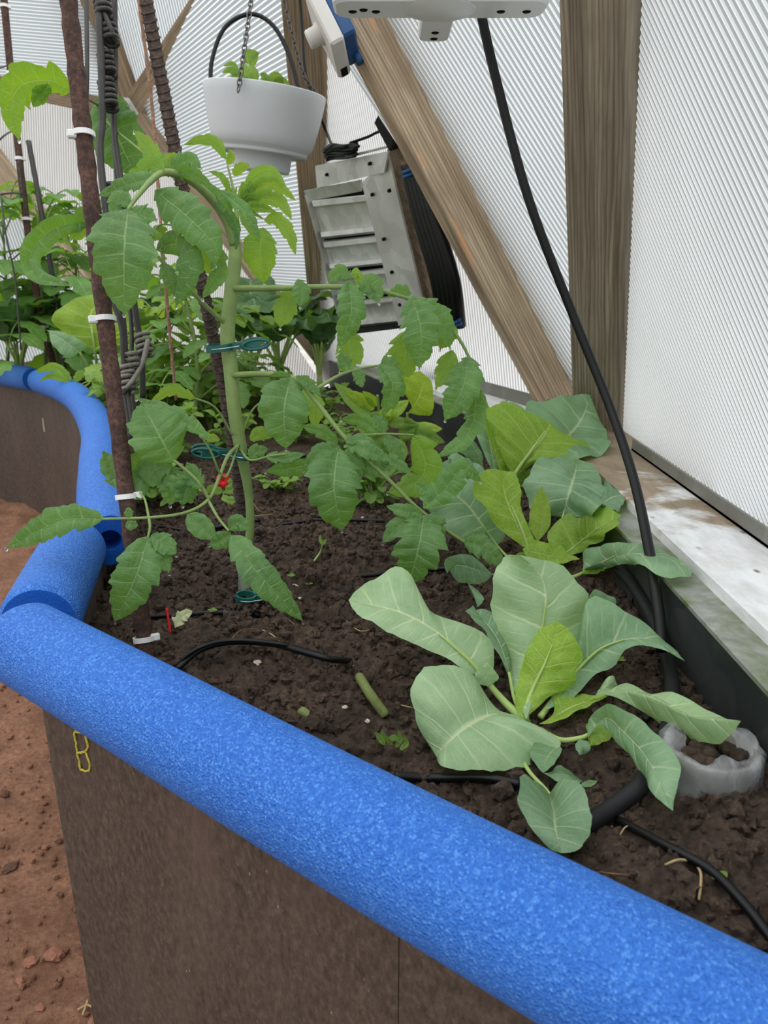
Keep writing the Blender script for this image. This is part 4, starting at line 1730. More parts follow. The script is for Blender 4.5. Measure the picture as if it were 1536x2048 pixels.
def stalk(parent, pts, r0, r1=None, mat=None, name='leaf_stalk', n=30, seg=8):
    P = spline([Wc(x, y, q, .004) for x, y, q in pts], n)
    r1 = r0 if r1 is None else r1
    V, F = tube(P, np.linspace(r0, r1, n), seg)
    return add(name, V, F, mat or m_stem, parent)


# ------------------------------------------------------------------ the staked tomato
tom_base = soil_pt(492, 1195, 0)
tom = empty('tomato_plant', tom_base)
tag(tom, 'tall staked tomato plant with hairy stem and drooping lobed leaves', 'tomato plant')
stem_px = [(492, 1200, .722), (490, 1130, .715), (500, 1060, .71), (497, 985, .705), (483, 905, .70), (470, 830, .695), (462, 745, .69), (455, 670, .69), (462, 590, .69), (470, 520, .69), (469, 485, .69)]
P = px_path(stem_px, 90)
rad = np.interp(np.linspace(0, 1, 90), [0, .12, .3, .45, .7, .9, 1], [.0046, .0042, .0040, .0062, .0070, .0066, .0058])
V, F = tube(P, rad, 14)
add('main_stem', V, F, m_stem, tom)
V, F = tube(px_path([(489, 1192, .718), (488, 1160, .715), (490, 1128, .714)], 14), .0058, 12, False)
clear = m_film
add('clear_sleeve', V, F, clear, tom)

# horizontal right-hand leaf
A1 = stalk(tom, [(468, 577, .685), (560, 576, .68), (690, 574, .675), (780, 586, .68), (850, 612, .685), (905, 660, .69), (938, 715, .695), (948, 765, .70)], .0030, .0012, name='compound_leaf')
tl(A1, [(595, 558), (602, 580), (600, 613)], .665, 44, 10, lobes=3)
tl(A1, [(588, 578), (575, 605), (560, 655)], .69, 62, -20, m_tomy, (.85, .9, .7), lobes=3)
tl(A1, [(700, 556), (682, 545), (655, 562)], .672, 38, -10, lobes=3)
tl(A1, [(700, 556), (715, 548), (722, 585)], .678, 26, 25, m_tomy)
tl(A1, [(697, 560), (702, 625), (678, 694)], [.665, .66, .67], 66, 8, color=(.92, .98, .9), lobes=4)
tl(A1, [(722, 585), (742, 570), (758, 605)], .672, 52, 12, lobes=3)
tl(A1, [(690, 660), (700, 705), (680, 742)], .695, 70, -15, m_tomy, (.95, .98, .85), lobes=3)
tl(A1, [(822, 588), (800, 580), (775, 594)], .68, 28, 5)
tl(A1, [(824, 592), (842, 660), (838, 735)], [.672, .665, .675], 92, -8, lobes=5, lobe_d=.36)
tl(A1, [(838, 600), (880, 640), (900, 695)], [.675, .68, .69], 66, 28, lobes=4)
tl(A1, [(815, 660), (810, 710), (795, 760)], .71, 88, 6, m_tomy, (.86, .92, .74), lobes=4)
tl(A1, [(880, 640), (895, 665), (880, 698)], .70, 52, -20, m_tomy, (1, 1, .8), lobes=3)
tl(A1, [(938, 712), (925, 775), (890, 840)], [.69, .68, .69], 84, -6, lobes=5, lobe_d=.34)
tl(A1, [(905, 700), (890, 745), (872, 775)], .70, 55, -25, m_tomy, lobes=3)
tl(A1, [(948, 762), (950, 830), (925, 880), (872, 915)], [.70, .70, .70, .705], 60, -30, color=(1.05, 1.05, .95), lobes=4, fold=-.1)

# drooping right-hand leaf
A2 = stalk(tom, [(466, 750, .685), (530, 748, .675), (592, 758, .665), (630, 800, .66), (690, 876, .655), (770, 952, .655), (842, 1022, .66), (930, 1085, .67), (985, 1108, .675)], .0028, .0013, name='compound_leaf')
tl(A2, [(582, 752), (560, 748), (538, 752)], .664, 16, 10)
tl(A2, [(582, 755), (568, 815), (572, 897)], [.66, .645, .655], 112, 4, lobes=4, lobe_d=.28, teeth=9)
tl(A2, [(592, 752), (615, 765), (642, 792)], .655, 28, 15)
b1_ = stalk(A2, [(622, 785, .66), (680, 750, .67), (730, 735, .68), (772, 730, .685)], .0018, .001, name='leaflet_stalk')
tl(A2, [(702, 742), (690, 725), (682, 705)], .674, 36, 10, lobes=3)
tl(A2, [(704, 742), (715, 750), (725, 775)], .674, 30, 10)
tl(A2, [(758, 728), (785, 770), (766, 832)], [.682, .675, .68], 62, 30, m_tom, (1.0, 1.02, .85), fold=.2, lobes=4)
tl(A2, [(760, 730), (778, 728), (790, 755)], .69, 40, 20)
tl(A2, [(676, 885), (640, 862), (602, 852)], [.653, .648, .65], 34, 20, lobes=3, color=(1.1, 1.1, 1.1))
tl(A2, [(692, 884), (735, 900), (782, 922)], [.652, .642, .645], 42, 15, lobes=3, color=(1.1, 1.1, 1.1))
tl(A2, [(690, 882), (730, 880), (758, 905)], .648, 30, 30, lobes=3)
tl(A2, [(680, 893), (640, 905), (607, 940)], [.65, .645, .65], 40, -10, lobes=3)
tl(A2, [(676, 894), (668, 975), (684, 1060)], [.65, .632, .648], 122, 2, lobes=4, lobe_d=.26, teeth=9)
tl(A2, [(690, 900), (712, 925), (718, 965)], .648, 40, 20, lobes=3)
b2_ = stalk(A2, [(715, 872, .662), (770, 868, .675), (828, 870, .685)], .0015, .0009, name='leaflet_stalk')
tl(A2, [(758, 868), (725, 842), (682, 838)], .672, 40, 20, lobes=3, color=(1.08, 1.08, 1.08))
tl(A2, [(768, 868), (762, 845), (745, 832)], .678, 30, -20)
tl(A2, [(768, 868), (788, 895), (804, 928)], .674, 36, 15)
tl(A2, [(826, 870), (850, 920), (838, 960), (775, 985)], [.685, .685, .69, .695], 86, -28, m_tomy, (.92, .98, .8), fold=-.12, lobes=4)
tl(A2, [(765, 940), (785, 925), (822, 945)], .655, 34, 10, lobes=3)
tl(A2, [(768, 942), (742, 935), (715, 918)], .655, 42, 10, lobes=3, color=(1.05, 1.05, 1.05))
tl(A2, [(765, 935), (770, 920), (773, 905)], .655, 22, 10)
tl(A2, [(846, 1016), (890, 978), (925, 938), (962, 962)], [.66, .655, .65, .655], 66, 8, lobes=4, lobe_d=.45, color=(1.08, 1.1, 1.08))
tl(A2, [(870, 1000), (850, 980), (832, 965)], .66, 34, 0, lobes=3, color=(1.08, 1.1, 1.08))
tl(A2, [(845, 1028), (812, 1022), (772, 1012)], [.655, .648, .65], 34, -10, lobes=3)
tl(A2, [(848, 1030), (838, 1090), (818, 1168)], [.655, .635, .645], 122, -4, lobes=4, lobe_d=.40, teeth=9)
tl(A2, [(850, 1032), (872, 1050), (880, 1085)], .65, 46, 20, lobes=3)
tl(A2, [(845, 1034), (805, 1045), (765, 1085)], .65, 50, -10, lobes=3)
tl(A2, [(928, 1083), (965, 1095), (1012, 1135)], [.668, .655, .655], 52, 10, lobes=4, lobe_d=.4)
tl(A2, [(925, 1080), (945, 1070), (975, 1060)], .675, 18, 20)

# low left leaf
A3 = stalk(tom, [(478, 890, .698), (456, 912, .66), (440, 950, .63), (418, 998, .605), (372, 1025, .59), (300, 1035, .58), (205, 1038, .575)], .0019, .0010, name='compound_leaf')
tl(A3, [(208, 1036), (120, 1042), (12, 1096)], [.575, .57, .578], 70, -8, lobes=5, lobe_d=.22, teeth=10, tooth_d=.12, color=(1.05, 1.05, 1.0))
tl(A3, [(262, 1036), (258, 1026), (257, 1014)], .577, 20, 0, lobes=2)
tl(A3, [(256, 1040), (262, 1048), (276, 1050)], .577, 26, 0, lobes=2)
b3_ = stalk(A3, [(298, 1036, .58), (290, 1000, .585), (280, 985, .59)], .0011, .0008, name='leaflet_stalk')
b4_ = stalk(A3, [(298, 1036, .58), (300, 1055, .577), (296, 1075, .575)], .0013, .0009, name='leaflet_stalk')
tl(A3, [(296, 1072), (272, 1150), (230, 1242)], [.575, .565, .572], 100, -5, lobes=4, lobe_d=.26, teeth=9, tooth_d=.1)
tl(A3, [(302, 1070), (325, 1085), (352, 1108)], .573, 52, 15, lobes=3)
tl(A3, [(302, 1082), (322, 1110), (338, 1145)], .573, 46, 10, lobes=3)
tl(A3, [(282, 1000), (262, 950), (290, 905)], [.59, .60, .61], 82, -20, lobes=4, color=(.95, .95, .92))
tl(A3, [(250, 978), (225, 940), (207, 902)], [.615, .62, .62], 55, -10, lobes=4, color=(.85, .9, .85))
tl(A3, [(385, 958), (358, 966), (320, 960)], .60, 44, 5, lobes=2, teeth=4, tooth_d=.03, color=(1.05, 1.05, 1.0))
b5_ = stalk(A3, [(416, 1000, .605), (436, 1035, .595), (458, 1062, .588)], .0014, .001, name='leaflet_stalk')
tl(A3, [(375, 1028), (398, 1050), (432, 1078)], .588, 50, 0, lobes=2, lobe_d=.1, teeth=5, color=(1.05, 1.05, 1.0))
tl(A3, [(462, 1066), (435, 1085), (418, 1088)], .587, 44, 10, lobes=2)
tl(A3, [(458, 1060), (475, 1046), (498, 1058)], .588, 38, 0, lobes=2, lobe_d=.1)
tl(A3, [(462, 1070), (520, 1150), (606, 1242)], [.585, .572, .58], 72, 4, lobes=5, lobe_d=.22, teeth=10, tooth_d=.1)
# mid left leaf
A4 = stalk(tom, [(418, 998, .605), (398, 965, .60), (360, 930, .595), (345, 920, .595)], .0016, .0012, name='compound_leaf')
tl(A4, [(348, 925), (318, 870), (284, 806)], [.595, .585, .592], 128, -12, lobes=4, lobe_d=.22, teeth=9, color=(1.05, 1.05, 1.02))
tl(A4, [(405, 975), (388, 955), (375, 925)], .60, 50, 10, lobes=3)
tl(A4, [(392, 958), (372, 980), (365, 1010)], .602, 60, 20, lobes=3, color=(.9, .95, .9))
tl(A4, [(345, 928), (310, 940), (282, 975)], .60, 70, -20, lobes=3, color=(.95, .97, .92))
tl(A4, [(330, 930), (345, 970), (340, 1010)], .605, 70, 10, lobes=4, color=(.92, .95, .9))
A4b = stalk(tom, [(480, 880, .70), (450, 955, .64), (420, 900, .615), (400, 870, .605)], .0012, .0009, name='compound_leaf')
tl(A4b, [(418, 875), (350, 830), (272, 796)], [.605, .60, .605], 46, -28, lobes=4, color=(1.05, 1.05, 1.02))
A4c = stalk(tom, [(465, 870, .69), (430, 815, .67), (385, 795, .655)], .0012, .0009, name='compound_leaf')
tl(A4c, [(390, 797), (345, 780), (300, 805)], [.655, .65, .65], 30, 20, m_tomy)
A4d = stalk(tom, [(478, 895, .70), (500, 920, .66), (540, 912, .655), (575, 908, .65)], .0014, .0009, name='compound_leaf')
tl(A4d, [(500, 920), (510, 905), (536, 898)], .66, 36, 0, lobes=2)
tl(A4d, [(530, 913), (570, 915), (610, 908)], .655, 30, 20, lobes=3, color=(1.1, 1.1, 1.1))
tl(A4d, [(640, 925), (590, 935), (530, 942)], .66, 46, 25, lobes=3, color=(1.05, 1.08, 1.05))
A4e = stalk(tom, [(482, 870, .70), (505, 820, .70), (530, 800, .70)], .0013, .0009, name='compound_leaf')
tl(A4e, [(605, 778), (630, 810), (628, 862)], .69, 42, 20, m_tomy, (1.05, 1.05, .9))

# thick bent leaf stalk over the top left, its leaflets
A5 = stalk(tom, [(469, 490, .688), (455, 445, .68), (425, 400, .665), (380, 360, .64), (340, 345, .62), (312, 352, .605), (275, 392, .58), (256, 420, .568)], .0052, .0014, name='compound_leaf', n=50)
tl(A5, [(256, 418), (248, 500), (248, 628)], [.568, .548, .56], 142, -3, lobes=4, lobe_d=.30, teeth=9, color=(.9, .95, .9))
tl(A5, [(262, 412), (240, 400), (222, 432)], .572, 44, -20, lobes=3)
tl(A5, [(262, 418), (282, 428), (312, 438)], .57, 52, 20, lobes=3, color=(.95, .98, .95))
tl(A5, [(318, 352), (255, 368), (196, 392)], [.605, .60, .605], 46, -32, lobes=4, color=(1.05, 1.08, 1.05))
tl(A5, [(330, 346), (300, 330), (272, 362)], .61, 44, -25, m_tomy, (.95, 1, .9), lobes=3)
tl(A5, [(310, 380), (372, 430), (420, 480), (430, 530)], [.61, .605, .605, .61], 96, 8, lobes=5, lobe_d=.28, color=(.95, .98, .98), fold=-.08)
tl(A5, [(425, 485), (440, 540), (405, 597)], [.62, .625, .63], 48, -30, m_tom, (1.1, 1.12, .85), lobes=3)
tl(A5, [(395, 470), (412, 520), (420, 550)], [.64, .645, .65], 48, 0, m_tomy, (1, 1, .8), lobes=3)
tl(A5, [(340, 345), (375, 320), (402, 335)], .63, 44, 15, lobes=4, color=(1.05, 1.08, 1.05))
tl(A5, [(365, 352), (420, 380), (470, 450), (472, 505)], [.65, .66, .68, .685], 34, 25, lobes=5, color=(1.05, 1.08, 1.05))
tl(A5, [(330, 348), (380, 345), (425, 372)], .625, 36, -15, lobes=4, color=(1.05, 1.08, 1.05))
tl(A5, [(440, 380), (490, 420), (522, 480)], [.67, .67, .675], 30, 20, lobes=4, color=(1.05, 1.08, 1.08))
tl(A5, [(325, 345), (300, 300), (268, 262)], [.63, .64, .65], 46, 20, m_tomy, (1, 1, .75), lobes=4)
tl(A5, [(325, 345), (312, 318), (285, 330)], [.635, .645, .65], 52, -10, m_tomy, (1, 1, .8), lobes=3)
tl(A5, [(335, 330), (345, 312), (362, 316)], .63, 18, 0, m_tomy)
tl(A5, [(300, 360), (275, 345), (255, 352)], .62, 30, 10, m_tomy, lobes=3)
A6 = stalk(tom, [(455, 650, .69), (420, 620, .67), (390, 590, .655), (340, 540, .635), (310, 505, .625), (298, 470, .62)], .0026, .0010, name='compound_leaf')
tl(A6, [(312, 500), (345, 488), (372, 500), (378, 548), (352, 612)], [.625, .62, .615, .615, .62], 66, -4, lobes=3, color=(.86, .92, .85), fold=-.1)
tl(A6, [(325, 525), (340, 560), (348, 590)], .625, 44, 20, lobes=3, color=(.85, .9, .85))
b6_ = stalk(A6, [(330, 530, .63), (322, 500, .625), (330, 488, .622)], .0012, .0009, name='leaflet_stalk')
b7_ = stalk(A6, [(300, 480, .62), (320, 450, .63), (370, 455, .64)], .0009, .0006, name='leaflet_stalk')
tl(A6, [(308, 452), (322, 470), (325, 478)], .63, 40, 0, m_tomy, (1, 1, .8), lobes=2)
tl(A6, [(296, 478), (320, 474), (345, 492)], .622, 18, 10, m_tomy)
# curled left leaf behind the rusty stake
A7 = stalk(tom, [(300, 470, .62), (240, 440, .63), (180, 443, .64), (165, 446, .64)], .0014, .0009, name='compound_leaf')
tl(A7, [(182, 442), (110, 455), (62, 505), (72, 550), (142, 572)], [.64, .625, .618, .615, .612], 52, 15, lobes=4, lobe_d=.15, teeth=9, color=(.92, 1, .85), fold=.25, n=40)
tl(A7, [(170, 446), (155, 462), (142, 478)], .638, 40, 0, m_tomy, (.8, .9, .6), lobes=2)
tl(A7, [(178, 415), (160, 425), (148, 438)], .64, 22, 10, lobes=2)
# dark leaf and yellow-green top-left leaf, back-lighting painted into both tints
A8 = stalk(tom, [(330, 345, .64), (280, 300, .67), (220, 250, .70), (196, 210, .71)], .0013, .0009, name='compound_leaf')
tl(A8, [(192, 205), (232, 270), (272, 352)], [.71, .71, .715], 122, -10, color=(.62, .78, .6), lobes=4, lobe_d=.14)
tl(A8, [(190, 205), (225, 205), (262, 232)], [.712, .715, .72], 50, 30, color=(.6, .75, .6), lobes=3)
A9 = stalk(tom, [(196, 210, .71), (170, 195, .66), (140, 178, .62)], .0013, .0009, name='compound_leaf')
tl(A9, [(145, 180), (95, 160), (40, 172), (22, 220), (38, 280)], [.62, .61, .605, .605, .61], 84, 12, m_tomy, (.75, .88, .5), lobes=4, lobe_d=.36, n=40)
tl(A9, [(100, 170), (80, 190), (66, 214)], .612, 36, 10, m_tomy, (.7, .85, .45), lobes=2)

# growing tip
tip = stalk(tom, [(469, 488, .69), (474, 460, .70), (472, 420, .705), (468, 385, .71), (455, 330, .715)], .0032, .0008, name='growing_tip')
for pts, w, tlt, cc in (([(452, 318), (430, 285), (400, 280), (368, 290)], 26, -10, (.8, .9, .8)), ([(456, 330), (462, 312), (458, 298)], 20, 0, (1, 1, .8)),
                        ([(466, 350), (482, 335), (500, 330)], 24, 0, (1, 1, .85)), ([(460, 390), (445, 355), (418, 342)], 18, -20, (.8, .9, .75)),
                        ([(475, 400), (515, 350), (545, 345), (572, 372)], 34, 10, (.9, 1, .85)), ([(480, 405), (530, 370), (560, 375), (592, 402)], 34, 0, (1, 1, .8)),
                        ([(490, 405), (530, 395), (562, 405), (584, 440)], 36, 0, (1, 1, .85)), ([(490, 415), (520, 415), (553, 424)], 22, 0, (1, 1, .85)),
                        ([(528, 440), (555, 440), (580, 470), (591, 510)], 34, 0, (1, 1, .8)), ([(500, 352), (498, 370), (485, 400)], 10, 0, (1, 1, 1)),
                        ([(478, 420), (495, 450), (520, 485)], 20, 20, (.9, 1, .95)), ([(470, 410), (462, 385), (450, 360)], 12, 0, (1, 1, .9)),
                        ([(480, 410), (482, 380), (488, 362)], 12, 0, (1, 1, .9)), ([(485, 408), (500, 380), (515, 365)], 22, 0, (1, 1, .8)),
                        ([(468, 415), (440, 405), (420, 395)], 22, 10, (1, 1, .85)), ([(476, 412), (470, 392), (474, 372)], 8, 0, (1, 1, .9)), ([(478, 412), (505, 425), (530, 440)], 10, 0, (.7, .8, .6)),
                        ([(474, 405), (500, 392), (520, 400)], 14, 0, (1, 1, .9))):
    tl(tip, pts, [.705] + [.70] * (len(pts) - 1), w, tlt, m_tomy, cc, lobes=4, lobe_d=.32)
tl(tip, [(527, 455), (520, 500), (528, 566)], [.705, .70, .705], 76, 0, m_tomy, (.9, .98, .6), lobes=4, lobe_d=.22, teeth=9, tooth_d=.12)

# side shoots to the left of the stem low down
for k, (pts, w, cc) in enumerate((([(500, 880), (520, 868), (548, 872)], 34, (1.05, 1.05, .9)), ([(440, 880), (412, 872), (395, 862)], 22, (1, 1, 1)))):
    tl(A4d, pts, .69, w, 10, m_tomy, cc, lobes=2)

# hanging water drops
mb = MB()
for p in TIPS:
    v = ICO1[0] * np.array([.0013, .0013, .0018]) + p - np.array([0, 0, .0012])
    mb.put(v, [tuple(f) for f in ICO1[1]])
o = mb.build('water_drops', m_drop, tom)
o['kind'] = 'stuff'

# ------------------------------------------------------------------ near cabbage
k1b = soil_pt(1058, 1452, 0)
K1 = empty('cabbage_plant', k1b)
tag(K1, 'nearest young cabbage with broad pale green leaves beside the foreground noodle', 'cabbage plant', 'young cabbages along the bed')
V, F = tube(np.array([k1b + EZ * z for z in (-.02, -.004, .0, .003)]), [.006, .006, .005, .003], 12)
add('stump', V, F, m_cstem, K1)


def rib(parent, pts, r0, r1, mat=None):
    return stalk(parent, pts, r0 * .8, r1 * .7, mat or m_cstem, 'leaf_stalk', 26, 8)


# upright back leaf
a = lmr(K1, [(1012, 1340), (990, 1280), (984, 1210), (990, 1145), (1010, 1112)], [(1052, 1440), (1062, 1360), (1080, 1280), (1092, 1200), (1082, 1150), (1040, 1110)], [(1100, 1350), (1180, 1305), (1183, 1240), (1172, 1185), (1120, 1130)],
        [.52, .545, .55, .55, .55], .02, .01, m_cab, (1, 1, 1), ripple=.05, puff=.14, arch=.12)
rib(K1, [(1050, 1442, .518), (1062, 1360, .542), (1080, 1285, .547), (1092, 1205, .548)], .0032, .0008)
# long left leaf
lmr(K1, [(930, 1340), (885, 1312), (820, 1285), (755, 1252), (712, 1225)], [(985, 1365), (940, 1320), (880, 1268), (800, 1225), (697, 1200)], [(985, 1290), (935, 1248), (865, 1228), (838, 1180), (812, 1138), (775, 1142), (720, 1175)],
    [.52, .52, .525, .535, .545], -.005, .02, m_cab, (1.03, 1.02, 1.02), ripple=.03, arch=.10)
rib(K1, [(1052, 1445, .515), (1010, 1405, .515), (975, 1365, .518), (940, 1322, .518), (880, 1270, .523)], .0042, .0008)
lmr(K1, [(950, 1345), (955, 1365), (975, 1372)], [(962, 1335), (975, 1350), (985, 1368)], [(975, 1325), (990, 1342), (998, 1356)], .515, 0, 0, m_cab, (1, 1, .95), n=14, m=3)
# broad front left leaf
lmr(K1, [(990, 1418), (945, 1350), (890, 1328), (840, 1345), (822, 1385), (838, 1455)], [(1020, 1428), (980, 1430), (940, 1450), (905, 1478), (872, 1512)], [(1065, 1450), (1122, 1487), (1090, 1512), (1040, 1536), (965, 1541), (905, 1538), (880, 1530)],
    [.505, .492, .482, .475, .475], [.02, .025, .02, .01], [.0, -.02, -.025, -.015], m_cab, (1.0, 1.0, 1.0), ripple=.03, arch=.16, sweep=.1)
lmr(K1, [(1075, 1480), (1060, 1505), (1072, 1530)], [(1118, 1490), (1095, 1515), (1085, 1545)], [(1124, 1500), (1110, 1525), (1095, 1540)], .485, 0, 0, m_cabb, (.75, .85, .7), n=14, m=3)
# bright centre leaf
lmr(K1, [(1030, 1405), (1040, 1350), (1055, 1300), (1080, 1262)], [(1042, 1445), (1062, 1385), (1088, 1330), (1104, 1290), (1112, 1242)], [(1098, 1400), (1150, 1370), (1152, 1340), (1166, 1310), (1140, 1262)],
    [.508, .515, .518, .52], .01, .0, m_caby, (1.0, 1.0, .95), ripple=.05, fold=.15, puff=.12)
rib(K1, [(1042, 1447, .507), (1062, 1386, .513), (1088, 1331, .516), (1104, 1291, .518)], .0030, .0006)
# right back leaf
lmr(K1, [(1140, 1330), (1160, 1250), (1185, 1190), (1240, 1215), (1300, 1255), (1345, 1295)], [(1090, 1420), (1150, 1345), (1200, 1300), (1250, 1280), (1300, 1280), (1370, 1322)], [(1140, 1400), (1190, 1350), (1225, 1335), (1252, 1300), (1290, 1290), (1330, 1302)],
    [.53, .535, .53, .52], .01, -.01, m_cabb, (1.15, 1.13, 1.1), ripple=.05, puff=.14)
rib(K1, [(1080, 1435, .52), (1118, 1385, .528), (1152, 1343, .533), (1200, 1298, .532), (1250, 1278, .528)], .0030, .0007)
lmr(K1, [(1170, 1235), (1178, 1195), (1190, 1178)], [(1180, 1270), (1200, 1220), (1215, 1190)], [(1210, 1250), (1230, 1215), (1232, 1198)], .60, 0, 0, m_cabb, (.9, .95, .9), n=14, m=3)
# right long leaf that rolls over
lmr(K1, [(1115, 1425), (1100, 1385), (1112, 1366), (1150, 1385), (1185, 1390)], [(1078, 1448), (1115, 1430), (1150, 1412), (1190, 1398), (1228, 1386)], [(1110, 1445), (1150, 1425), (1185, 1408), (1205, 1398)], [.51, .51, .51, .515], .02, 0, m_caby, (.95, 1, 1), n=22, m=4)
lmr(K1, [(1240, 1368), (1268, 1370), (1300, 1388), (1345, 1384), (1400, 1412), (1450, 1436)], [(1205, 1388), (1250, 1382), (1310, 1396), (1380, 1430), (1482, 1442)], [(1240, 1398), (1295, 1430), (1345, 1462), (1400, 1484), (1450, 1482)],
    [.515, .48, .435, .40], .006, -.006, m_cab, (1.05, 1.04, 1.0), ripple=.05, arch=.05)
lmr(K1, [(1200, 1375), (1215, 1355), (1228, 1352)], [(1190, 1392), (1210, 1378), (1232, 1365)], [(1215, 1390), (1230, 1380), (1235, 1370)], .52, 0, 0, m_cab, (1, 1, .95), n=14, m=3)
# right lower leaf hanging over the pipe
lmr(K1, [(1178, 1440), (1200, 1415), (1225, 1408), (1270, 1432), (1310, 1465), (1345, 1500), (1362, 1545), (1350, 1590)], [(1176, 1475), (1210, 1435), (1250, 1465), (1290, 1510), (1320, 1565), (1346, 1622)], [(1200, 1450), (1235, 1485), (1262, 1515), (1290, 1555), (1300, 1580), (1325, 1605)],
    [.49, .455, .42, .39, .372], .0, -.006, m_cabb, (1.12, 1.1, 1.06), ripple=.05, puff=.12)
lmr(K1, [(1172, 1450), (1175, 1465)], [(1190, 1440), (1180, 1470), (1178, 1492)], [(1225, 1470), (1200, 1488)], .492, 0, 0, m_caby, (.7, .8, .7), n=14, m=3)
rib(K1, [(1078, 1460, .50), (1120, 1480, .495), (1160, 1476, .49), (1180, 1468, .49)], .0030, .0020)
lmr(K1, [(1150, 1490), (1158, 1508)], [(1160, 1478), (1165, 1495), (1170, 1508)], [(1178, 1485), (1180, 1500)], .485, 0, 0, m_cabb, (1, 1, 1), n=12, m=3)
# low front leaf
lmr(K1, [(1085, 1570), (1062, 1560), (1050, 1548), (1038, 1575), (1040, 1620), (1070, 1665), (1100, 1698)], [(1098, 1588), (1108, 1625), (1112, 1660), (1122, 1706)], [(1125, 1558), (1160, 1568), (1180, 1610), (1182, 1655), (1165, 1692), (1145, 1704)],
    [.445, .41, .385, .37], .002, -.006, m_cabb, (.92, .92, .9), ripple=.03, sweep=.1)
rib(K1, [(1062, 1465, .49), (1045, 1510, .475), (1060, 1545, .468), (1100, 1590, .441), (1112, 1640, .40)], .0024, .0007)
lmr(K1, [(1100, 1548), (1120, 1530)], [(1085, 1545), (1130, 1548), (1165, 1562)], [(1120, 1565), (1150, 1572)], .475, 0, 0, m_cabb, (.85, .87, .85), n=16, m=3)
lmr(K1, [(1165, 1565), (1180, 1560)], [(1160, 1570), (1178, 1568), (1195, 1562)], [(1170, 1574), (1185, 1572)], .478, 0, 0, m_cabb, (.85, .9, .8), n=10, m=3)
# darker leaf behind on the left
lmr(K1, [(985, 1290), (955, 1245), (930, 1225), (945, 1212)], [(1018, 1345), (1000, 1290), (975, 1250), (940, 1222)], [(1022, 1300), (1005, 1250), (980, 1220)], [.54, .56, .575], 0, .01, m_cabb, (.85, .88, .84), n=22)
rib(K1, [(1052, 1442, .52), (1030, 1400, .53), (1018, 1345, .538)], .0028, .0016)

# ------------------------------------------------------------------ second cabbage
k2b = soil_pt(1095, 1135, 0)
K2 = empty('cabbage_plant', k2b)
tag(K2, 'middle young cabbage with a bright folded leaf, between two other cabbages', 'cabbage plant', 'young cabbages along the bed')
V, F = tube(np.array([k2b + EZ * z for z in (-.02, -.004, .0, .003)]), [.006, .006, .005, .003], 12)
add('stump', V, F, m_cstem, K2)
# folded bright leaf
lmr(K2, [(1000, 1060), (960, 1010), (945, 978), (965, 945), (985, 940)], [(1062, 1105), (1035, 1050), (1010, 990), (1005, 941)], [(1075, 1095), (1060, 1060), (1042, 1020), (1040, 975), (1028, 948)], [.735, .74, .755, .77], .0, .0, m_caby, (.95, .98, .95), n=30, fold=.1)
lmr(K2, [(1075, 1080), (1100, 1090), (1130, 1102)], [(1045, 1098), (1090, 1110), (1130, 1116), (1160, 1118)], [(1060, 1125), (1090, 1135), (1130, 1125)], .73, .01, -.01, m_caby, (.95, .98, .95), n=22)
rib(K2, [(1075, 1135, .745), (1058, 1100, .737), (1042, 1055, .738), (1020, 1005, .75)], .0032, .0007)
# small upright bright
lmr(K2, [(1058, 1050), (1065, 1005)], [(1075, 1085), (1085, 1030), (1083, 972)], [(1100, 1050), (1098, 1005)], [.77, .775, .775], 0, 0, m_caby, (.95, .98, .95), n=20)
# large back right
lmr(K2, [(1062, 1020), (1050, 970), (1070, 925), (1110, 912)], [(1125, 1035), (1140, 985), (1150, 945), (1155, 918)], [(1190, 1030), (1215, 1010), (1205, 965), (1185, 930)], [.82, .845, .85, .85], .0, .0, m_cabb, (1.05, 1.05, 1.05), n=30, sweep=.2)
rib(K2, [(1100, 1120, .79), (1118, 1060, .815), (1135, 1005, .838), (1150, 950, .845)], .0036, .0008)
lmr(K2, [(1210, 965), (1240, 985)], [(1200, 1010), (1225, 995), (1252, 990)], [(1225, 1025), (1245, 1010)], .86, 0, 0, m_cabb, (1, 1.03, 1.02), n=16, m=3)
# bright right leaf
lmr(K2, [(1095, 1080), (1105, 1050), (1150, 1025), (1205, 1015)], [(1110, 1120), (1150, 1095), (1195, 1058), (1243, 1030)], [(1150, 1108), (1195, 1085), (1230, 1052)], [.765, .765, .77], .01, -.01, m_caby, (.88, .94, 1.0), n=28, ripple=.05)
rib(K2, [(1095, 1132, .765), (1125, 1112, .763), (1150, 1093, .762), (1195, 1057, .764)], .003, .0007)
# flat right leaf over the flange
lmr(K2, [(1170, 1105), (1210, 1088), (1262, 1085), (1320, 1098), (1360, 1120)], [(1165, 1140), (1215, 1118), (1270, 1108), (1330, 1115), (1384, 1140)], [(1200, 1140), (1250, 1128), (1300, 1138), (1345, 1158), (1375, 1158)], [.73, .70, .665, .635], .015, -.006, m_cabb, (1.14, 1.12, 1.1), n=28)
lmr(K2, [(1172, 1125), (1185, 1105)], [(1162, 1148), (1190, 1128), (1215, 1118)], [(1190, 1148), (1215, 1135)], .72, 0, 0, m_caby, (.8, .95, .9), n=14, m=3)
rib(K2, [(1100, 1142, .76), (1140, 1155, .74), (1180, 1138, .725), (1230, 1112, .695)], .0030, .0008)
# left blue leaf
lmr(K2, [(965, 1080), (905, 1070), (858, 1020), (840, 990)], [(992, 1092), (965, 1050), (930, 1005), (870, 960)], [(1010, 1070), (990, 1010), (960, 970), (920, 955)], [.77, .775, .785, .79], -.005, .01, m_cabb, (1.1, 1.1, 1.12), n=28)
rib(K2, [(1080, 1140, .77), (1030, 1125, .765), (995, 1092, .768), (965, 1050, .772)], .0028, .0009)
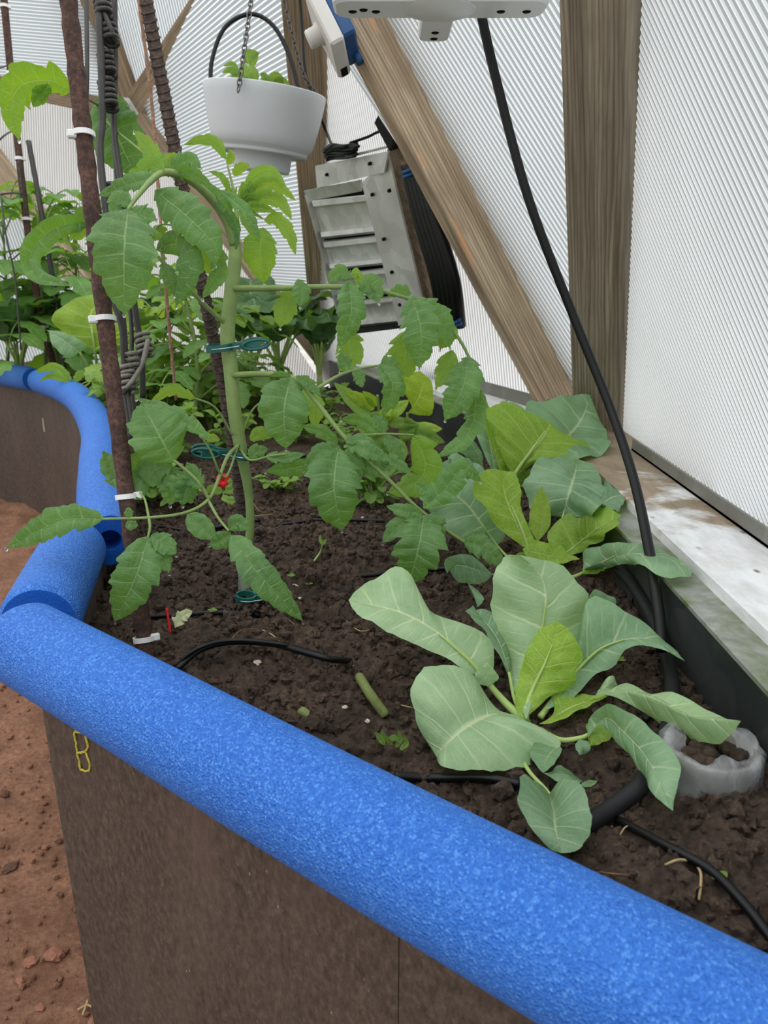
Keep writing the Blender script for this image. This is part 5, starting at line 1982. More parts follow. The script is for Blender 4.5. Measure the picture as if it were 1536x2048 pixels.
# low front left
lmr(K2, [(895, 1150), (888, 1122), (910, 1110), (945, 1112)], [(895, 1135), (920, 1130), (950, 1138), (985, 1148)], [(915, 1162), (950, 1168), (972, 1162)], [.70, .695, .70], 0, 0, m_cabb, (.95, .97, 1.0), n=22)
rib(K2, [(1075, 1145, .75), (1010, 1165, .72), (985, 1148, .705)], .0022, .0010)
lmr(K2, [(940, 1180), (950, 1200)], [(935, 1165), (948, 1190), (955, 1215)], [(960, 1185), (968, 1200)], .69, 0, 0, m_cabb, (.9, .95, .9), n=12, m=3)
for (x0, y0, x1, y1, cc) in ((1085, 1130, 1060, 1075, (1, 1, 1)), (1100, 1135, 1120, 1090, (.9, 1, .9)), (1070, 1135, 1030, 1110, (.85, .95, .85)), (1090, 1140, 1090, 1095, (.95, 1, .9))):
    tl(K2, [(x0, y0), ((x0 + x1) / 2 + 6, (y0 + y1) / 2), (x1, y1)], .755, 38, 10, m_caby, cc, name='leaf', lobes=1, lobe_d=0, teeth=5, n=18)

# ------------------------------------------------------------------ third cabbage
k3b = soil_pt(1040, 985, 0)
K3 = empty('cabbage_plant', k3b)
tag(K3, 'farthest young cabbage with a large yellow green leaf at the foot of the post', 'cabbage plant', 'young cabbages along the bed')
V, F = tube(np.array([k3b + EZ * z for z in (-.02, -.004, .0, .003)]), [.006, .006, .005, .003], 12)
add('stump', V, F, m_cstem, K3)
lmr(K3, [(1005, 915), (985, 860), (972, 825), (1000, 806), (1020, 806)], [(1028, 955), (1060, 905), (1085, 875), (1100, 850), (1105, 848)], [(1070, 925), (1110, 915), (1175, 915), (1178, 885), (1150, 878), (1120, 862)], [.95, .95, .96, .965], .0, .0, m_caby, (.92, .97, .9), n=32, m=7, puff=.1, ripple=.03)
rib(K3, [(1035, 975, .955), (1030, 950, .948), (1060, 905, .945), (1090, 862, .952)], .0042, .001)
lmr(K3, [(1030, 840), (1000, 808), (1015, 800)], [(1060, 860), (1040, 830), (1010, 803)], [(1100, 850), (1060, 825), (1030, 806)], .975, 0, 0, m_cabb, (1.2, 1.2, 1.2), n=14, m=3)
lmr(K3, [(1060, 845), (1055, 810), (1100, 798), (1160, 788)], [(1110, 905), (1140, 870), (1165, 835), (1180, 790)], [(1160, 925), (1205, 900), (1222, 885), (1200, 840)], [1.0, 1.02, 1.03, 1.03], .0, .0, m_cabb, (1.02, 1.06, 1.0), n=30, sweep=.2)
rib(K3, [(1045, 975, .965), (1080, 930, .985), (1112, 902, .997), (1145, 866, 1.015)], .0038, .001)
lmr(K3, [(965, 900), (950, 860), (955, 830)], [(990, 955), (980, 890), (968, 830), (958, 790)], [(1005, 900), (990, 850), (975, 810)], [.98, 1.0, 1.02], 0, 0, m_cabb, (1.15, 1.17, 1.15), n=26)
lmr(K3, [(985, 900), (965, 840), (958, 805)], [(1000, 945), (985, 880), (970, 820), (962, 800)], [(1020, 905), (998, 850), (980, 815)], [.965, .97, .98], 0, 0, m_caby, (.9, .98, .9), n=26)
lmr(K3, [(915, 900), (905, 880), (920, 870)], [(965, 940), (955, 905), (935, 880), (912, 868)], [(965, 910), (950, 885), (930, 870)], [.94, .95, .96], 0, 0, m_kale, (1, 1.05, .9), n=20, m=3)
rib(K3, [(1020, 985, .955), (978, 955, .945), (962, 930, .943)], .0022, .0012)
lmr(K3, [(905, 985), (880, 965), (882, 930), (905, 915)], [(972, 962), (930, 955), (905, 935), (895, 915)], [(965, 935), (935, 918), (910, 905)], [.92, .93, .94], 0, 0, m_cabb, (1.02, 1.05, 1.06), n=24)
for (x0, y0, x1, y1, w, cc) in ((1035, 975, 1005, 900, 46, (.85, .95, .85)), (1045, 975, 1075, 930, 36, (.85, .95, .85)), (1030, 975, 1020, 905, 40, (.75, .85, .7)), (1050, 985, 1085, 960, 26, (.9, .95, .9))):
    tl(K3, [(x0, y0), ((x0 + x1) / 2 + 6, (y0 + y1) / 2), (x1, y1)], .975, w, 10, m_caby, cc, name='leaf', lobes=1, lobe_d=0, teeth=5, n=18)

# ------------------------------------------------------------------ plants further back, built in place
def drop_leaf(parent, Q, width, mat, color, n=12, m=2, roll=0.0, name='leaf', **kw):
    Q = spline(Q, n)
    T = np.gradient(Q, axis=0)
    T /= np.linalg.norm(T, axis=1)[:, None] + 1e-12
    up = np.array([0, 0, 1.0])
    S = np.cross(T, up)
    bad = np.linalg.norm(S, axis=1) < .15
    S[bad] = np.cross(T[bad], np.array([math.sin(LR.uniform(0, 6)), math.cos(LR.uniform(0, 6)), 0.0]))
    S /= np.linalg.norm(S, axis=1)[:, None] + 1e-9
    Nn = np.cross(S, T)
    S = S * math.cos(roll) + Nn * math.sin(roll)
    return blade(parent, Q, width, S, mat, color, name=name, n=n, m=m, **kw)


def vtint(r, a=.12):
    k = 1 + r.uniform(-a, a)
    return (k * (1 + r.uniform(-.05, .05)), k, k * (1 + r.uniform(-.12, .05)))


def back_tomato(bpx, bt, top, label, seed, nleaf=9, tint=(1, 1, 1), leaf_len=.15, mat=None, group='tomato plants at the back of the bed'):
    r = np.random.RandomState(seed)
    b = W(bpx[0], bpx[1], bt)
    b[2] = float(soil_h(np.array([b[0]]), np.array([b[1]]))[0]) - .005
    root = empty('tomato_plant', b)
    tag(root, label, 'tomato plant', group)
    tp = W(*top)
    P = spline([b, b + (tp - b) * .5 + np.array([r.uniform(-.02, .02), r.uniform(-.02, .02), 0]), tp], 24)
    V, F = tube(P, np.linspace(.006, .0025, 24), 8)
    add('main_stem', V, F, m_stem, root)
    for k in range(nleaf):
        f = .22 + .78 * k / max(1, nleaf - 1)
        p = P[int(f * 23)]
        az = k * 2.4 + r.uniform(-.4, .4)
        L = leaf_len * (1.1 - .45 * f) * r.uniform(.85, 1.15)
        d = np.array([math.cos(az), math.sin(az), 0])
        up = .55 if f > .8 else .25
        R = spline([p, p + d * L * .4 + EZ * L * up, p + d * L * .8 + EZ * L * (up - .1), p + d * L * 1.1 + EZ * L * (up - .45)], 16)
        V, F = tube(R, np.linspace(.0022, .0009, 16), 6)
        lf = add('compound_leaf', V, F, m_stem, root)
        side = np.cross(d, EZ)
        for q in (5, 8, 11):
            for sg in (-1, 1):
                c = R[q]
                l2 = L * r.uniform(.36, .52)
                e = c + (side * sg * .9 + d * .45) * l2 + EZ * (-l2 * r.uniform(.05, .55))
                drop_leaf(lf, [c, (c + e) / 2 + EZ * l2 * .12, e], l2 * .72, mat or m_tom, tuple(np.array(vtint(r)) * np.array(tint)), name='leaflet', lobes=3, n=12, m=2)
        e = R[-1] + d * L * .4 - EZ * L * r.uniform(.15, .4)
        drop_leaf(lf, [R[-1], (R[-1] + e) / 2 + EZ * .008, e], L * .42, mat or m_tom, tuple(np.array(vtint(r)) * np.array(tint)), name='leaflet', lobes=4, n=14, m=2)
    return root


def back_kale(bpx, bt, label, seed, n=9, L=.16, tint=(1, 1, 1), mat=None, cat='kale plant', group='leafy greens at the back of the bed', name='kale_plant', wid=.62, spread=.7):
    r = np.random.RandomState(seed)
    b = W(bpx[0], bpx[1], bt)
    b[2] = float(soil_h(np.array([b[0]]), np.array([b[1]]))[0]) - .005
    root = empty(name, b)
    tag(root, label, cat, group)
    V, F = tube(np.array([b, b + EZ * .03, b + EZ * .06]), [.009, .009, .006], 10)
    add('stalk', V, F, m_cstem, root)
    for k in range(n):
        az = k * 2.4 + r.uniform(-.3, .3)
        d = np.array([math.cos(az), math.sin(az), 0])
        l = L * r.uniform(.75, 1.2)
        sp = spread * r.uniform(.5, 1.2)
        p0 = b + EZ * .05
        p1 = p0 + d * l * .35 * sp + EZ * l * .55
        p2 = p1 + d * l * .45 * sp + EZ * l * .42
        p3 = p2 + d * l * .5 * sp + EZ * l * r.uniform(-.25, .2)
        V, F = tube(spline([p0, (p0 + p1) / 2 - d * .004, p1], 10), np.linspace(.0045, .0028, 10), 6)
        st = add('leaf_stalk', V, F, m_cstem, root)
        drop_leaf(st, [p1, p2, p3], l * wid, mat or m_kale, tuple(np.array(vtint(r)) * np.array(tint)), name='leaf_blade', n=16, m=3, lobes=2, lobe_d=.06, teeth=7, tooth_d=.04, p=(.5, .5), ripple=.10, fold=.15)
    return root


def herb(bpx, bt, label, seed, nst=6, H=.10, leaf=.035, tint=(1, 1, 1), mat=None, cat='herb plant', group='small leafy plants on the soil', name='leafy_herb', spread=.5, wid=.55):
    r = np.random.RandomState(seed)
    b = W(bpx[0], bpx[1], bt)
    b[2] = float(soil_h(np.array([b[0]]), np.array([b[1]]))[0]) - .003
    root = empty(name, b)
    tag(root, label, cat, group)
    for k in range(nst):
        az = r.uniform(0, 6.28)
        d = np.array([math.cos(az), math.sin(az), 0])
        h = H * r.uniform(.6, 1.1)
        P = spline([b, b + EZ * h * .5 + d * h * spread * .3, b + EZ * h + d * h * spread], 12)
        V, F = tube(P, np.linspace(.0022, .0011, 12), 6)
        st = add('stem', V, F, m_stem, root)
        for q, f in enumerate((.35, .6, .82, 1.0)):
            p = P[int(f * 11)]
            for sg in (0, math.pi):
                a2 = az + q * 1.57 + sg + r.uniform(-.3, .3)
                d2 = np.array([math.cos(a2), math.sin(a2), 0])
                l = leaf * r.uniform(.7, 1.15) * (1.1 - .35 * f)
                e = p + d2 * l + EZ * l * r.uniform(-.25, .35)
                drop_leaf(st, [p, (p + e) / 2 + EZ * l * .18, e], l * wid, mat or m_herb, tuple(np.array(vtint(r)) * np.array(tint)), n=10, m=2, lobes=1, lobe_d=0, teeth=5, tooth_d=.05, p=(.55, .65))
    return root


back_tomato((90, 745), 1.98, (75, 425, 1.85), 'leafy tomato plant at the left edge around the far rusty stake', 1, 15, (1.2, 1.2, .9), .24)
back_tomato((170, 740), 2.1, (150, 430, 2.0), 'tomato plant growing in front of the far slanting strut', 2, 13, (1.2, 1.2, .9), .21)
back_tomato((10, 740), 2.05, (5, 440, 1.95), 'tomato plant cut off by the left edge of the picture', 3, 13, (1.25, 1.25, .85), .23)
back_tomato((385, 862), 1.44, (362, 560, 1.40), 'slender tomato plant seen between the trellis wires and the ribbed bar', 4, 13, (1.25, 1.2, 1.0), .15)
back_tomato((330, 820), 1.62, (330, 640, 1.58), 'short bushy tomato plant just behind the wire trellis', 5, 11, (1.25, 1.2, 1.0), .17, m_herb)
back_tomato((430, 810), 1.66, (425, 650, 1.62), 'bushy tomato plant half hidden behind the main stem', 6, 11, (1.25, 1.2, 1.0), .16, m_herb)
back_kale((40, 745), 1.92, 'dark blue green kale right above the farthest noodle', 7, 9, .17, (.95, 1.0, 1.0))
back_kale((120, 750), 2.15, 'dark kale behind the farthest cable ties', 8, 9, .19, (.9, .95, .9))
back_kale((290, 770), 2.0, 'dark kale plant behind the wire trellis', 9, 9, .18, (.85, .92, .85))
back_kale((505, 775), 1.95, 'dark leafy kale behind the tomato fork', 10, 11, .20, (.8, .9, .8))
back_kale((560, 790), 1.84, 'dark green kale plant near the foot of the narrow strut', 14, 10, .17, (.8, .88, .78))
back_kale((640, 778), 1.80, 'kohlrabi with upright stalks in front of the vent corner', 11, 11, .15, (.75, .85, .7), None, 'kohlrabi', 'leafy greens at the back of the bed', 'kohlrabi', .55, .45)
# pale big-leaved plant behind the stake
kb = PZ(212, 800, SOIL)
pk = empty('broadleaf_plant', kb)
tag(pk, 'broad yellow green leaf plant with long pale stalks behind the thick rusty stake', 'leafy plant', 'leafy greens at the back of the bed')
lmr(pk, [(160, 690), (112, 655), (108, 630), (140, 602), (190, 588)], [(190, 700), (184, 660), (182, 625), (215, 590)], [(232, 690), (262, 660), (262, 620), (245, 592)], [1.72, 1.7, 1.7], .0, .0, m_caby, (.95, .98, .85), n=26)
lmr(pk, [(135, 715), (105, 690), (98, 665)], [(160, 705), (140, 690), (118, 675), (92, 660)], [(175, 690), (150, 675), (120, 663)], [1.68, 1.66, 1.66], 0, 0, m_cabb, (1.15, 1.15, 1.15), n=18)
lmr(pk, [(205, 735), (200, 690)], [(240, 770), (225, 715), (232, 660)], [(262, 730), (258, 690)], [1.72, 1.74, 1.75], 0, 0, m_herb, (.9, .95, .8), n=18)
for pts in (((208, 800, 1.85), (196, 750, 1.78), (190, 700, 1.72), (184, 660, 1.70)), ((205, 802, 1.85), (180, 740, 1.72), (160, 705, 1.68)), ((215, 800, 1.86), (225, 740, 1.8), (232, 690, 1.75))):
    rib(pk, pts, .006, .0035)
# yellowish leaf resting over the far noodle
lf = empty('trailing_tomato_shoot', W(150, 770, 1.66))
tag(lf, 'small yellow green tomato shoot hanging over the blue noodle', 'plant shoot')
for pts, w in (([(140, 760), (110, 735), (70, 745)], 24), ([(138, 765), (105, 752), (78, 762)], 16), ([(142, 762), (130, 745), (118, 735)], 16), ([(150, 765), (160, 750), (178, 745)], 20)):
    tl(lf, pts, 1.56, w, 10, m_tomy, (1.05, 1.05, .85), name='leaf', n=16)
stalk(lf, [(190, 790, 1.66), (165, 770, 1.6), (140, 760, 1.56)], .002, .0015)

# pepper-like plants in the middle distance
pep = empty('pepper_plant', PZ(770, 905, SOIL))
tag(pep, 'yellow green pepper plant with one bright yellow leaf below the vent panel', 'pepper plant')
pst = stalk(pep, [(770, 905, 1.28), (765, 860, 1.25), (758, 825, 1.22), (755, 790, 1.2)], .004, .002, name='main_stem')
stalk(pep, [(812, 890, 1.28), (814, 860, 1.26), (815, 825, 1.25)], .003, .002, name='side_stem')
lmr(pep, [(825, 815), (808, 785), (802, 762), (815, 748)], [(815, 826), (835, 800), (845, 770), (840, 742)], [(862, 830), (866, 790), (862, 762)], [1.25, 1.23, 1.22], 0, 0, m_caby, (1.15, 1.12, .6), n=22)
for pts, w, cc, mm in (([(740, 832), (705, 800), (668, 765)], 34, (1.1, 1.1, 1.1), m_herb), ([(748, 820), (720, 798), (690, 782)], 30, (1.15, 1.12, .8), m_caby), ([(755, 812), (740, 795), (725, 782)], 22, (1.1, 1.1, .8), m_caby),
                       ([(762, 835), (800, 815), (818, 800)], 34, (1, 1.05, .85), m_caby), ([(770, 845), (800, 845), (838, 850)], 26, (1, 1, 1), m_herb), ([(820, 860), (850, 858), (885, 858)], 30, (1.1, 1.1, 1), m_caby),
                       ([(800, 850), (840, 868), (890, 885)], 44, (1.15, 1.15, 1.15), m_herb), ([(830, 865), (850, 880), (845, 905)], 40, (1, 1, .9), m_herb), ([(760, 850), (735, 862), (715, 850)], 32, (1.1, 1.1, 1.1), m_herb),
                       ([(765, 870), (745, 900), (740, 930)], 34, (1.0, 1, .95), m_herb), ([(770, 880), (795, 900), (790, 935)], 40, (1, 1, .9), m_herb), ([(760, 880), (720, 895), (705, 880)], 30, (1.1, 1.1, 1.1), m_herb),
                       ([(775, 850), (770, 830), (785, 815)], 30, (1.1, 1.1, .9), m_caby), ([(800, 880), (820, 850), (810, 835)], 34, (1.1, 1.1, 1.0), m_herb), ([(790, 880), (760, 905), (748, 960)], 34, (.8, .85, .8), m_herb), ([(780, 850), (750, 835), (730, 838)], 30, (1.1, 1.1, 1.1), m_herb)):
    tl(pst, pts, [1.22, 1.2, 1.19], w, LR.uniform(-25, 25), mm, cc, name='leaf', n=18, lobes=1, lobe_d=0, teeth=6, tooth_d=.03)
herb((745, 985), .98, 'low leafy plant under the drooping tomato leaves', 31, 5, .07, .035, (.9, .95, .85))
herb((690, 900), 1.25, 'small herb beneath the drooping tomato leaf stalk', 32, 5, .07, .03, (1.1, 1.1, 1.1))
herb((330, 905), 1.25, 'bushy herb behind the lower left tomato leaves', 33, 8, .10, .045, (1.15, 1.15, 1.0))
herb((300, 985), 1.0, 'pale seedling clump beside the rusty stake', 34, 5, .06, .028, (1.25, 1.25, 1.1))
herb((365, 1005), .97, 'pale leafy seedling left of the ribbed bar', 35, 4, .055, .026, (1.3, 1.3, 1.15))
herb((555, 960), 1.05, 'low sprawling seedling right of the tomato stem', 36, 4, .03, .025, (1.15, 1.15, .95), spread=1.6)
herb((590, 860), 1.4, 'green herb behind the large hanging tomato leaf', 37, 6, .08, .04, (.95, 1.0, .85))
herb((650, 830), 1.5, 'dark leafy herb in front of the pale sill', 38, 6, .08, .04, (.85, .9, .8))
herb((260, 860), 1.45, 'green herb close to the bend of the blue noodle', 39, 7, .11, .045, (1.05, 1.05, .8))
herb((455, 880), 1.3, 'small leafy herb directly behind the tomato fork', 40, 5, .07, .035, (1.1, 1.1, .9))
herb((350, 840), 1.55, 'mint like herb thicket behind the trellis', 41, 9, .12, .045, (1.2, 1.15, .95))
herb((420, 850), 1.5, 'mint like herb thicket beside the slender tomato', 42, 9, .12, .045, (1.15, 1.12, .95))
herb((300, 810), 1.75, 'dense herb between the trellis and the far kale', 43, 8, .12, .05, (1.05, 1.05, .9))
herb((540, 820), 1.7, 'dense green herb at the foot of the far kale', 44, 8, .10, .05, (.95, 1.0, .85))
herb((250, 770), 2.0, 'leafy herb far back beside the rusty stake', 45, 8, .11, .05, (1.05, 1.05, .85))

# red flower plant
fb = PZ(447, 990, SOIL)
fl = empty('red_flower', fb)
tag(fl, 'small plant with one bright red flower behind the ribbed bar', 'flower')
m_red = simple('red_petal', srgb(208, 28, 34), .5, .3, 0, .15, 200)
stalk(fl, [(447, 992, 1.04), (449, 978, 1.02), (446, 964, 1.0)], .0016, .001, name='flower_stem')
fc = W(446, 962, 1.0)
fv = to_cam(fc)
fx = unit(np.cross(EZ, fv)); fy = np.cross(fv, fx)
for k in range(6):
    a = k * math.pi / 3
    d = fx * math.cos(a) + fy * math.sin(a)
    Q = np.array([fc, fc + d * .005 + fv * .002, fc + d * .0095])
    sd = np.tile(np.cross(d, fv), (10, 1))
    blade(fl, Q, .009, sd, m_red, name='petal', n=10, m=2, lobes=1, lobe_d=0, teeth=2, tooth_d=.1, p=(.5, .3))
for pts in ([(448, 985), (470, 978), (490, 985)], [(446, 985), (425, 978), (408, 985)], [(448, 975), (470, 962), (480, 955)], [(446, 990), (455, 1000), (480, 1003)]):
    tl(fl, pts, 1.0, 20, 10, m_herb, (1.2, 1.2, 1.0), name='leaf', n=14, lobes=1, lobe_d=0)

# plant inside the hanging pot
hp_ = empty('potted_seedling', PC + np.array([0, 0, -.012]))
tag(hp_, 'light green seedling growing in the white hanging pot', 'seedling')
stalk(hp_, [(497, 180, 1.22), (498, 150, 1.22), (500, 125, 1.22)], .004, .0025, m_cstem, 'stem')
stalk(hp_, [(535, 180, 1.22), (540, 168, 1.22), (548, 160, 1.21)], .0025, .002, m_cstem, 'stem')
for pts, w, cc in (([(500, 128), (495, 112), (520, 106)], 22, (1, 1, .8)), ([(500, 132), (512, 112), (515, 104)], 16, (.95, 1, .8)), ([(498, 165), (488, 140), (486, 122)], 26, (1.1, 1.1, .8)), ([(480, 150), (465, 128), (446, 132)], 12, (.9, 1, .8)),
                   ([(478, 150), (460, 140), (444, 146)], 14, (.9, 1, .8)), ([(482, 160), (470, 150), (462, 158)], 14, (1, 1, .8)), ([(535, 168), (528, 152), (520, 148)], 18, (1, 1.05, .9)), ([(538, 168), (552, 155), (568, 165)], 24, (1.05, 1.05, .9)),
                   ([(545, 165), (565, 162), (580, 172)], 18, (1, 1, .85)), ([(500, 170), (508, 150), (505, 128)], 22, (1.1, 1.1, .8)), ([(498, 160), (478, 148), (470, 140)], 10, (1, 1, .8)), ([(520, 172), (535, 160), (545, 150)], 14, (1, 1, .8))):
    tl(hp_, pts, 1.2, w, LR.uniform(-15, 15), m_herb, cc, name='leaf', n=14, lobes=2, lobe_d=.1)

# ------------------------------------------------------------------ small things on the soil
m_dry = leaf_mat('dry_leaf', srgb(170, 180, 130), srgb(196, 200, 158), srgb(214, 214, 180), srgb(190, 190, 110), 5, .7, .25, .05)
dl = empty('withered_leaf', soil_pt(362, 1245, .004))
tag(dl, 'pale withered leaf lying beside the thick rusty stake', 'dead leaf')
tl(dl, [(350, 1255), (362, 1235), (385, 1222)], .58, 34, 20, m_dry, (1, 1, 1), name='blade', n=18, lobes=4, ripple=.25)
P = spline([Wc(333, 1216, .60), Wc(337, 1240, .60), Wc(341, 1266, .60, .001)], 10)
V, F = tube(P, .0011, 6)
o = add('red_tag_strip', V, F, simple('red_strip_plastic', srgb(206, 36, 30), .5))
tag(o, 'thin red plastic strip stuck upright in the soil', 'plant tag')
m_stub = simple('old_green_stalk', srgb(118, 128, 76), .7, .25, 0, .2, 150, .4, 400)
P = spline([soil_pt(718, 1352, .008), soil_pt(738, 1385, .010), soil_pt(772, 1432, .0)], 20)
V, F = tube(P, np.r_[.0030, np.full(18, .0036), .0034], 12)
o = add('cut_stalk', V, F, m_stub)
tag(o, 'cut green plant stalk lying on the soil in front of the near cabbage', 'plant stalk')
P = spline([soil_pt(598, 1420, .001), soil_pt(612, 1428, .003), soil_pt(632, 1438, .001)], 12)
V, F = tube(P, np.array([.001, .0026, .0034, .0038, .0038, .0036, .0034, .003, .0026, .002, .0014, .0006]), 10)
o = add('fallen_bud', V, F, m_stub)
tag(o, 'small green withered bud on the soil near the foreground noodle', 'plant scrap')
wd = empty('wilted_weed', soil_pt(790, 1490, 0))
tag(wd, 'wilted green weed on the soil left of the near cabbage', 'weed')
for pts in ([(770, 1490), (755, 1470), (750, 1462)], [(775, 1480), (790, 1476), (806, 1490)], [(790, 1495), (800, 1480), (796, 1460)], [(785, 1490), (768, 1472), (762, 1458)], [(800, 1500), (812, 1488), (808, 1470)]):
    tl(wd, pts, .49, 14, 20, m_herb, (.75, .8, .6), name='leaf', n=14, lobes=2)
sd = empty('weed_seedling', soil_pt(640, 1100, 0))
tag(sd, 'single thin seedling on the bare soil behind the tomato leaf', 'seedling')
stalk(sd, [(628, 1122, .77), (640, 1105, .77), (645, 1090, .765)], .0010, .0008, m_cstem, 'stem')
for pts in ([(645, 1090), (640, 1078), (641, 1068)], [(645, 1090), (650, 1082), (654, 1080)]):
    tl(sd, pts, .763, 7, 0, m_herb, (1.2, 1.2, 1), name='leaf', n=10, lobes=1, lobe_d=0)
for i, (x, y, lb) in enumerate(((583, 1152, 'tiny yellow green sprout beside the lower right tomato leaflet'), (618, 1168, 'tiny green sprout among pebbles right of the tomato foot'), (1438, 1755, 'tiny yellow sprout at the drip line in the lower right soil'), (425, 1222, 'tiny round green sprout beside the lowest clip'), (1240, 1320, 'tiny sprout behind the right cabbage leaf'))):
    sp_ = empty('tiny_sprout', soil_pt(x, y, 0))
    tag(sp_, lb, 'seedling', 'tiny sprouts in the soil')
    c = soil_pt(x, y, .004)
    for k in range(4):
        a = k * 1.57 + i
        d = np.array([math.cos(a), math.sin(a), .3])
        blade(sp_, np.array([c, c + d * .0025, c + d * .0048]), .004, np.tile(unit(np.cross(d, EZ)), (8, 1)), m_herb, (1.35, 1.3, .9), name='leaf', n=8, m=2, lobes=1, lobe_d=0, teeth=1, tooth_d=0)

rs = np.random.RandomState(77)
m_straw = simple('dry_straw', srgb(176, 152, 112), .8, .2, 0, .25, 200)
m_twig = simple('brown_root_fibre', srgb(122, 92, 68), .8, .2, 0, .25, 200)
straws = [((505, 1005, 520, 1022, 540, 1030), 'pale straw slanting beside the ribbed bar foot'), ((510, 1032, 530, 1030, 550, 1028), 'level pale straw just right of the ribbed bar foot'), ((670, 1330, 690, 1326, 708, 1332), 'short broken straw at the end of the arching drip line'),
          ((1200, 1745, 1230, 1748, 1270, 1752), 'flat wood sliver close to the foreground noodle at lower right'), ((1240, 1670, 1250, 1655, 1262, 1650), 'bent straw by the start of the lower right drip line'), ((1330, 1730, 1355, 1720, 1382, 1722), 'straw lying below the middle of the lower right drip line'),
          ((455, 1290, 480, 1262, 520, 1258), 'curved root fibre rising behind the arching drip line'), ((520, 1258, 545, 1270, 560, 1285), 'root fibre bending down in front of the black granules'), ((690, 1240, 720, 1262, 745, 1258), 'thin fibre left of the long cabbage leaf'),
          ((590, 1250, 570, 1236, 562, 1252), 'fibre at the tip of the lower right tomato leaflet'), ((800, 1410, 818, 1414, 830, 1418), 'short straw at the left edge of the broad front cabbage leaf'), ((1390, 1725, 1402, 1750, 1398, 1800), 'upright split straw crossing the lower right drip line')]
for i, ((a, b, c, d, e, f), lb) in enumerate(straws):
    P = spline([soil_pt(a, b, .002), soil_pt(c, d, .005), soil_pt(e, f, .002)], 12)
    V, F = tube(P, rs.uniform(.0004, .0008), 5)
    o = add('straw', V, F, m_straw if i % 3 else m_twig)
    tag(o, lb, 'straw', 'dry straws on the soil')
m_peb = simple('pale_grit', srgb(196, 184, 168), .7, .3, 0, .15, 200)
peb = [(590, 1172, 5, 'pinkish pebble beside the lower right tomato leaflet'), (515, 1325, 5, 'white pebble in front of the arching drip line'), (735, 1442, 3, 'white grit speck at the lower end of the cut green stalk'),
       (600, 1196, 3, 'white grit speck just right of the lowest clip'), (536, 1218, 3.5, 'white grit speck beside the black granules'), (725, 1035, 3, 'white grit speck at the tip of the middle hanging tomato leaf'), (690, 1414, 3, 'white grit speck left of the cut green stalk'),
       (1470, 1720, 3.5, 'pale pebble near the right picture edge beyond the drip line'), (470, 1100, 3, 'pale pebble below the ribbed bar foot')]
for i, (x, y, s, lb) in enumerate(peb):
    p = soil_pt(x, y, .001)
    k = .00055 * s
    v = ICO1[0] * k * (1 + .5 * (rs.rand(42, 1) - .5)) * np.array([1.2, 1, .7]) + p
    o = add('pebble', v, ICO1[1], m_peb, smooth=False)
    tag(o, lb, 'pebble', 'pale pebbles in the soil')
# black granules at the tomato foot
mb = MB()
for k in range(160):
    a, q = rs.uniform(0, 6.28), .022 * rs.rand() ** .5
    p = soil_pt(505 + 62 * math.cos(a) * q / .022, 1218 + 16 * math.sin(a) * q / .022, .001)
    mb.put(ICO0[0] * rs.uniform(.0008, .0016) + p, [tuple(f) for f in ICO0[1]])
o = mb.build('black_granules', m_hole)
tag(o, 'patch of fine black granules at the tomato foot', 'granules', None, 'stuff')

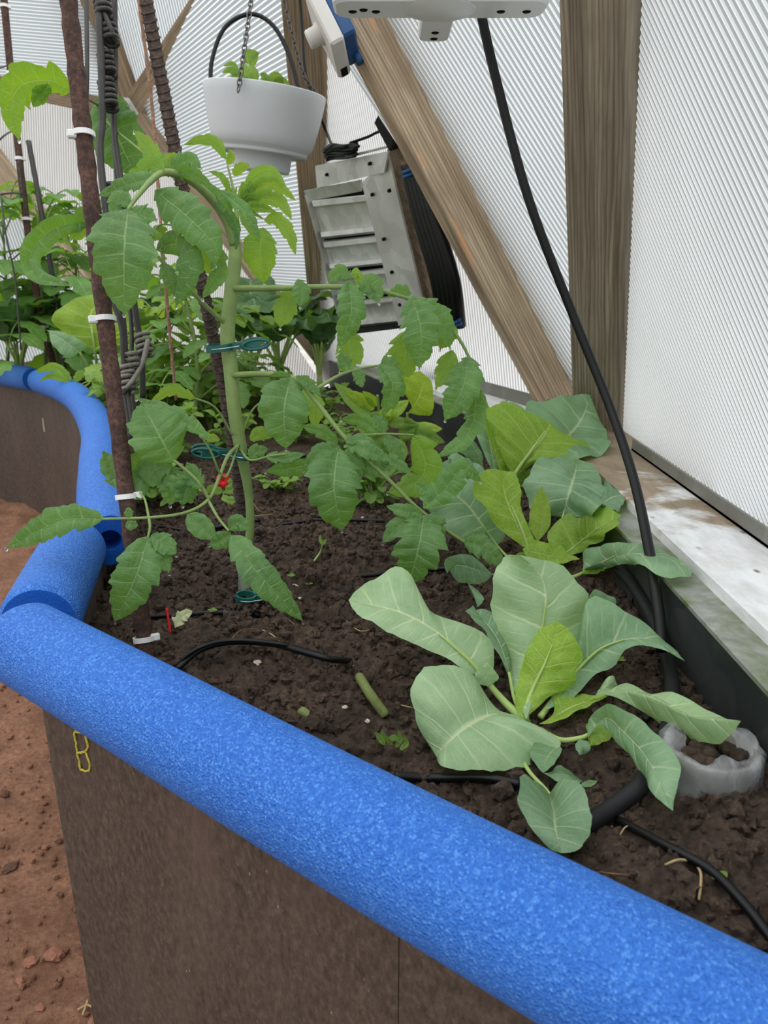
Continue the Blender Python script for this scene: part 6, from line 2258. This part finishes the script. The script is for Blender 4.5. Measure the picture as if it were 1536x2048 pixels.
# reddish stones and chips on the path
m_stone_d = simple('dark_stone', srgb(92, 66, 54), .85, .2, 0, .25, 120, .5, 300)
spots = [(20, 1475, 10, 0, 'pinkish stone chip highest on the path below the noodle'), (10, 1590, 13, 1, 'dark flat stone chip at the left picture edge'), (92, 1695, 9, 0, 'small rounded stone halfway along the bed corner'), (22, 1735, 15, 1, 'dark slab shaped stone chip left of the path middle'), (118, 1683, 9, 1, 'thin dark stone sliver next to the bed corner'),
         (62, 1925, 15, 0, 'broad flat reddish stone near the bottom of the path'), (108, 1912, 17, 0, 'largest reddish stone on the path near the bed foot'), (195, 2036, 15, 0, 'pinkish stone against the foot of the bed corner'), (80, 2016, 8, 0, 'small stone at the bottom of the path'), (40, 1962, 9, 0, 'small reddish stone below the broad flat one'), (120, 1790, 8, 1, 'dark little stone beside the bed board')]
for i, (x, y, s, dk, lb) in enumerate(spots):
    p = PZ(x, y, .0)
    z = float(fbm(np.array([p[0]]), np.array([p[1]]), 3, 2.2, .03)[0] + fbm(np.array([p[0]]), np.array([p[1]]), 4, 16, .012, .6)[0])
    p = PZ(x, y, z)
    k = s * .00042
    v = ICO1[0] * k * (1 + .5 * (rs.rand(42, 1) - .5)) * np.array([rs.uniform(.9, 1.4), rs.uniform(.7, 1.1), rs.uniform(.3, .6)])
    a = rs.uniform(0, 6.28)
    v = v @ np.array([[math.cos(a), math.sin(a), 0], [-math.sin(a), math.cos(a), 0], [0, 0, 1]]) + p + EZ * k * .2
    o = add('stone_chip', v, ICO1[1], m_stone_d if dk else m_stone, smooth=False)
    tag(o, lb, 'stone', 'stone chips on the path')
# fine dirt crumbs
X = rs.uniform(-.75, -.15, 5000); Y = rs.uniform(.25, 1.3, 5000)
Z = fbm(X, Y, 3, 2.2, .03) + fbm(X, Y, 4, 16, .012, .6)
S = .0006 + .0030 * rs.rand(5000) ** 6
v, f = ICO0
VV = v[None] * (S[:, None, None] * (1 + .6 * (rs.rand(5000, 12, 1) - .5))) + np.stack([X, Y, Z], 1)[:, None]
FF = f[None] + (np.arange(5000) * 12)[:, None, None]
o = fast_mesh('dirt_crumbs', VV.reshape(-1, 3), FF.reshape(-1, 3), m_dirt, smooth=False)
tag(o, 'loose crumbs of reddish dirt on the path', 'dirt crumbs', None, 'stuff')
for pts, lb in ((((155, 2020), (175, 2010), (195, 2022)), 'nearly level straw on the path at the bed corner foot'), (((165, 2030), (172, 2012), (176, 2000)), 'upright pointing straw on the path at the bed corner foot')):
    P = spline([PZ(x, y, .004) for x, y in pts], 8)
    V, F = tube(P, .0010, 5)
    o = add('straw', V, F, m_straw)
    tag(o, lb, 'straw', 'dry straws on the path')

# pale patch stuck on the far curved board
for t in np.linspace(1.2, 2.4, 600):
    p = W(90, 850, t)
    if inside_bed(np.array([p[0]]), np.array([p[1]]))[0]:
        break
pv = to_cam(p)
px_ = unit(np.cross(EZ, pv)); 
V, F = obox(p + pv * .014, px_, EZ, np.cross(px_, EZ), .010, .034, .002, .0004)
add('pale_tape', V, F, simple('pale_tape', srgb(190, 182, 166), .6), bed, smooth=False)
